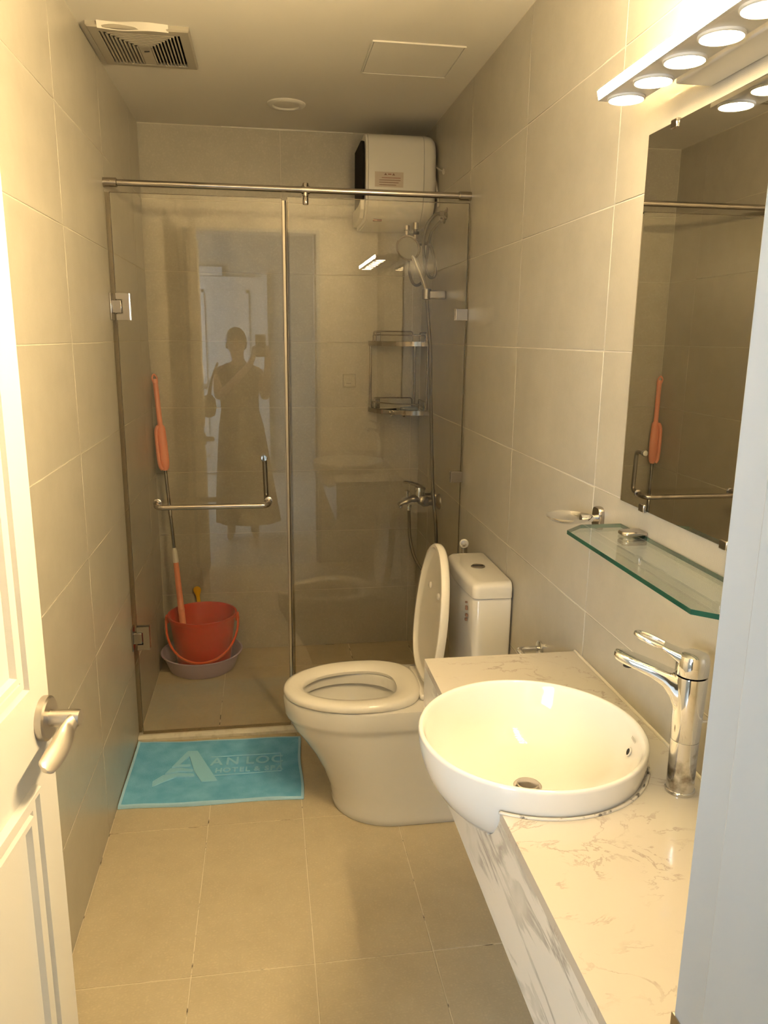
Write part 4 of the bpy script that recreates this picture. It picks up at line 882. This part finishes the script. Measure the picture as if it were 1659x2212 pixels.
sd = thing('soap_dish', (W, 0.60, 1.13), 'chrome wall soap dish with shallow oval plate', 'soap dish')
b = MB(); MB().loft([[(W - x, 0.597 + ry * math.copysign(abs(math.cos(a)) ** 0.6, math.cos(a)), 1.131 + rz * math.copysign(abs(math.sin(a)) ** 0.6, math.sin(a))) for a in [2 * math.pi * k / 28 for k in range(28)]] for x, ry, rz in ((0.0003, 0.021, 0.026), (0.008, 0.021, 0.026), (0.012, 0.019, 0.024))]).build('wall_plate', 'steel', sd, smooth=40)
MB().tube([(W - 0.010, 0.597, 1.131), (1.196, 0.597, 1.131)], 0.0085, 18).build('arm', 'chrome', sd)
MB().lathe([(0.004, -0.010), (0.030, -0.009), (0.048, -0.003), (0.056, 0.004), (0.057, 0.0055), (0.055, 0.0058), (0.046, 0.000), (0.028, -0.006), (0.001, -0.007)], (1.168, 0.597, 1.133), 40, sx=0.9, sy=0.85).build('plate', 'chrome', sd)

# ------------------------------------------------------------------ person taking the photo, bag and phone (mirrored in the glass)
pr = thing('person', (0.33, -1.26, 0), 'person in a long sleeveless dress photographing, mirrored in the shower glass', 'person')
def skin(name, verts, edges, mat, parent, sub=2, root=0):
    me = bpy.data.meshes.new(name); me.from_pydata([v[:3] for v in verts], edges, []); me.materials.append(MATS[mat])
    o = bpy.data.objects.new(name, me); COL.objects.link(o)
    md = o.modifiers.new('skin', 'SKIN'); md.use_smooth_shade = True
    sv = me.skin_vertices[0] if len(me.skin_vertices) else None
    if sv is None:
        bpy.context.view_layer.objects.active = o
        bm = bmesh.new(); bm.from_mesh(me); bm.verts.layers.skin.verify(); bm.to_mesh(me); bm.free(); sv = me.skin_vertices[0]
    for i, v in enumerate(verts):
        r = v[3]; sv.data[i].radius = r if isinstance(r, tuple) else (r, r); sv.data[i].use_root = (i == root)
    md2 = o.modifiers.new('sub', 'SUBSURF'); md2.levels = sub; md2.render_levels = sub
    if parent is not None: set_parent(o, parent)
    return o
PX, PY = 0.32, -1.27
V = [(PX, PY, 0.84, (0.14, 0.10)), (PX, PY, 1.00, (0.115, 0.085)), (PX, PY, 1.16, (0.125, 0.085)), (PX, PY, 1.27, (0.10, 0.07)), (PX - 0.002, PY, 1.335, (0.045, 0.045)), (PX - 0.008, PY + 0.012, 1.40, (0.046, 0.05)), (PX - 0.012, PY + 0.02, 1.47, (0.070, 0.082)), (PX - 0.012, PY + 0.012, 1.54, (0.055, 0.066)),
     # right arm (world +x): shoulder, elbow, wrist, palm
     (PX + 0.155, PY, 1.255, 0.046), (PX + 0.195, PY + 0.05, 1.065, 0.037), (PX + 0.214, PY + 0.19, 1.30, 0.026), (PX + 0.218, PY + 0.228, 1.375, (0.018, 0.030)),
     (PX - 0.155, PY, 1.26, 0.046), (PX - 0.150, PY + 0.07, 1.07, 0.037), (PX + 0.075, PY + 0.19, 1.305, 0.026), (PX + 0.116, PY + 0.228, 1.375, (0.018, 0.030)),
     # legs
     (PX + 0.085, PY, 0.74, 0.078), (PX + 0.085, PY + 0.01, 0.46, 0.055), (PX + 0.09, PY - 0.01, 0.10, 0.034), (PX + 0.09, PY - 0.01, 0.045, 0.036), (PX + 0.10, PY + 0.13, 0.028, (0.036, 0.022)),
     (PX - 0.085, PY, 0.74, 0.078), (PX - 0.085, PY + 0.01, 0.46, 0.055), (PX - 0.09, PY - 0.01, 0.10, 0.034), (PX - 0.09, PY - 0.01, 0.045, 0.036), (PX - 0.10, PY + 0.13, 0.028, (0.036, 0.022))]
Eg = [(0, 1), (1, 2), (2, 3), (3, 4), (4, 5), (5, 6), (6, 7), (3, 8), (8, 9), (9, 10), (10, 11), (3, 12), (12, 13), (13, 14), (14, 15), (0, 16), (16, 17), (17, 18), (18, 19), (19, 20), (0, 21), (21, 22), (22, 23), (23, 24), (24, 25)]
PHX0, PHX1, PHZ0, PHZ1, PHY = 0.450, 0.5245, 1.376, 1.532, -1.003
# fingers: four behind the phone edge and a thumb on each hand
def fingers(px, py, pz, sgn):
    for k in range(4):
        base = len(V); zz = pz + 0.012 + 0.0165 * k; ln = (0.9, 1.0, 0.97, 0.8)[k]
        x0 = px + sgn * 0.004
        V.extend([(x0, py + 0.020, zz - 0.004 * (3 - k) + 0.004, 0.0085), (x0 - sgn * 0.006, py + 0.043 * ln, zz + 0.010, 0.0080), (x0 - sgn * 0.022, py + 0.050 * ln + 0.003, zz + 0.013, 0.0072)])
        Eg.extend([(pidx, base), (base, base + 1), (base + 1, base + 2)])
    base = len(V)
    V.extend([(px - sgn * 0.012, py + 0.002, pz + 0.018, 0.010), (px - sgn * 0.028, py + 0.016, pz + 0.035, 0.0085)])
    Eg.extend([(pidx, base), (base, base + 1)])
pidx = 11; fingers(PX + 0.218, PY + 0.228, 1.375, 1)
pidx = 15; fingers(PX + 0.116, PY + 0.228, 1.375, -1)
skin('body', V, Eg, 'skin', pr, 2, 0)
# face details
hx_, hy_, hz_ = PX - 0.012, PY + 0.02, 1.475
for s0 in (-1, 1):
    MB().lathe([(0.001, -0.008), (0.008, -0.005), (0.010, 0), (0.008, 0.005), (0.001, 0.008)], (hx_ + s0 * 0.031, hy_ + 0.079, hz_ - 0.002), 12, sx=1.2, sy=0.6).build('eye', 'white_lacquer', pr)
    MB().lathe([(0.004, 0), (0.003, 0.003)], (hx_ + s0 * 0.031, hy_ + 0.082, hz_ - 0.002), 10, 'y').build('iris', 'black', pr)
    MB().tube([(hx_ + s0 * 0.048, hy_ + 0.074, hz_ + 0.014), (hx_ + s0 * 0.03, hy_ + 0.083, hz_ + 0.020), (hx_ + s0 * 0.014, hy_ + 0.082, hz_ + 0.016)], 0.003, 6).build('eyebrow', 'hair', pr)
    MB().lathe([(0.004, -0.026), (0.014, -0.015), (0.017, 0.005), (0.013, 0.022), (0.004, 0.028)], (hx_ + s0 * 0.072, hy_ + 0.0, hz_ - 0.008), 12, sx=0.45, sy=1.0).build('ear', 'skin', pr)
MB().tube([(hx_, hy_ + 0.080, hz_ + 0.010), (hx_, hy_ + 0.090, hz_ - 0.012), (hx_, hy_ + 0.098, hz_ - 0.028), (hx_, hy_ + 0.082, hz_ - 0.038)], [0.006, 0.008, 0.012, 0.008], 10).build('nose', 'skin', pr)
MB().tube([(hx_ - 0.022, hy_ + 0.072, hz_ - 0.058), (hx_, hy_ + 0.083, hz_ - 0.057), (hx_ + 0.022, hy_ + 0.072, hz_ - 0.058)], [0.003, 0.0065, 0.003], 8).build('mouth', 'label_red', pr)
# hair drawn back: cap over skull with a low bun
b = MB(); rings = []
for k in range(11):
    ph = math.pi * 0.5 * k / 10 * 1.15
    rr = math.sin(ph); zz = math.cos(ph); ring = []
    for j in range(28):
        a = 2 * math.pi * j / 28; fr = math.cos(a - math.pi / 2)      # +1 towards the face
        drop = zz - 0.75 * (1 - fr) * 0.5 * (k / 10) ** 2 + 0.28 * max(0, fr) * (k / 10)
        ring.append((hx_ + 0.080 * rr * math.cos(a), hy_ - 0.008 + 0.094 * rr * math.sin(a), hz_ + 0.020 + 0.088 * drop))
    rings.append(ring)
b.loft(rings, True, False).build('hair', 'hair', pr, smooth=80)
MB().lathe([(0.005, -0.035), (0.03, -0.02), (0.036, 0), (0.03, 0.02), (0.005, 0.035)], (hx_, hy_ - 0.105, hz_ - 0.03), 18).build('hair_bun', 'hair', pr)
# dress: neckline to hem, flaring
b = MB(); rings = []
for z, rx, ry, ox in ((1.305, 0.085, 0.062, 0), (1.285, 0.150, 0.085, 0), (1.25, 0.178, 0.100, 0), (1.18, 0.158, 0.108, 0), (1.08, 0.142, 0.104, 0), (0.98, 0.140, 0.102, 0.004), (0.86, 0.165, 0.120, 0.010), (0.70, 0.185, 0.140, 0.016), (0.50, 0.205, 0.158, 0.024), (0.30, 0.225, 0.172, 0.034), (0.125, 0.240, 0.182, 0.045)):
    fl_ = max(0, (1.0 - z)) * 0.05
    rings.append([(PX + ox + rx * (1 + fl_ * math.sin(11 * a)) * math.cos(a), PY + ry * (1 + fl_ * math.sin(9 * a)) * math.sin(a), z + (0.02 if z > 1.29 else 0) * abs(math.cos(a))) for a in [2 * math.pi * k / 48 for k in range(48)]])
b.loft(rings, False, False).build('dress', 'dress_cloth', pr, smooth=80)
ph = thing('phone', (0.46, PHY - 0.004, PHZ0), 'dark smartphone held up to take the photo, mirrored in the glass', 'phone')
MB().box(PHX0, PHX1, PHY - 0.0075, PHY, PHZ0, PHZ1).build('case', 'dark_plastic', ph, bevel=0.006, seg=3)
MB().box(PHX0 + 0.006, PHX1 - 0.006, PHY - 0.0082, PHY - 0.0076, PHZ0 + 0.006, PHZ1 - 0.006).build('screen', 'black', ph)
for (x, z) in ((0.509, 1.517), (0.490, 1.517), (0.500, 1.500)): MB().lathe([(0.0065, 0), (0.0065, 0.0025), (0.005, 0.003), (0.001, 0.0025)], (x, PHY, z), 20, 'y').build('lens', 'black', ph)
bg = thing('shoulder_bag', (0.11, -1.25, 0.93), 'dark shoulder bag hanging at the mirrored person\'s side', 'bag')
b = MB(); rings = []
for z, rx, ry in ((0.93, 0.02, 0.06), (0.94, 0.045, 0.115), (1.0, 0.058, 0.135), (1.06, 0.050, 0.125), (1.085, 0.030, 0.11), (1.09, 0.010, 0.10)):
    rings.append([(0.095 + rx * math.cos(a), -1.25 + ry * math.sin(a), z) for a in [2 * math.pi * k / 28 for k in range(28)]])
b.loft(rings).build('pouch', 'bag_leather', bg, smooth=60)
MB().tube(spline([(0.10, -1.15, 1.08), (0.125, -1.19, 1.20), (0.165, -1.24, 1.312), (0.165, -1.29, 1.312), (0.122, -1.33, 1.20), (0.10, -1.35, 1.08)], 6), 0.008, 8, flat=0.5).build('strap', 'bag_leather', bg)
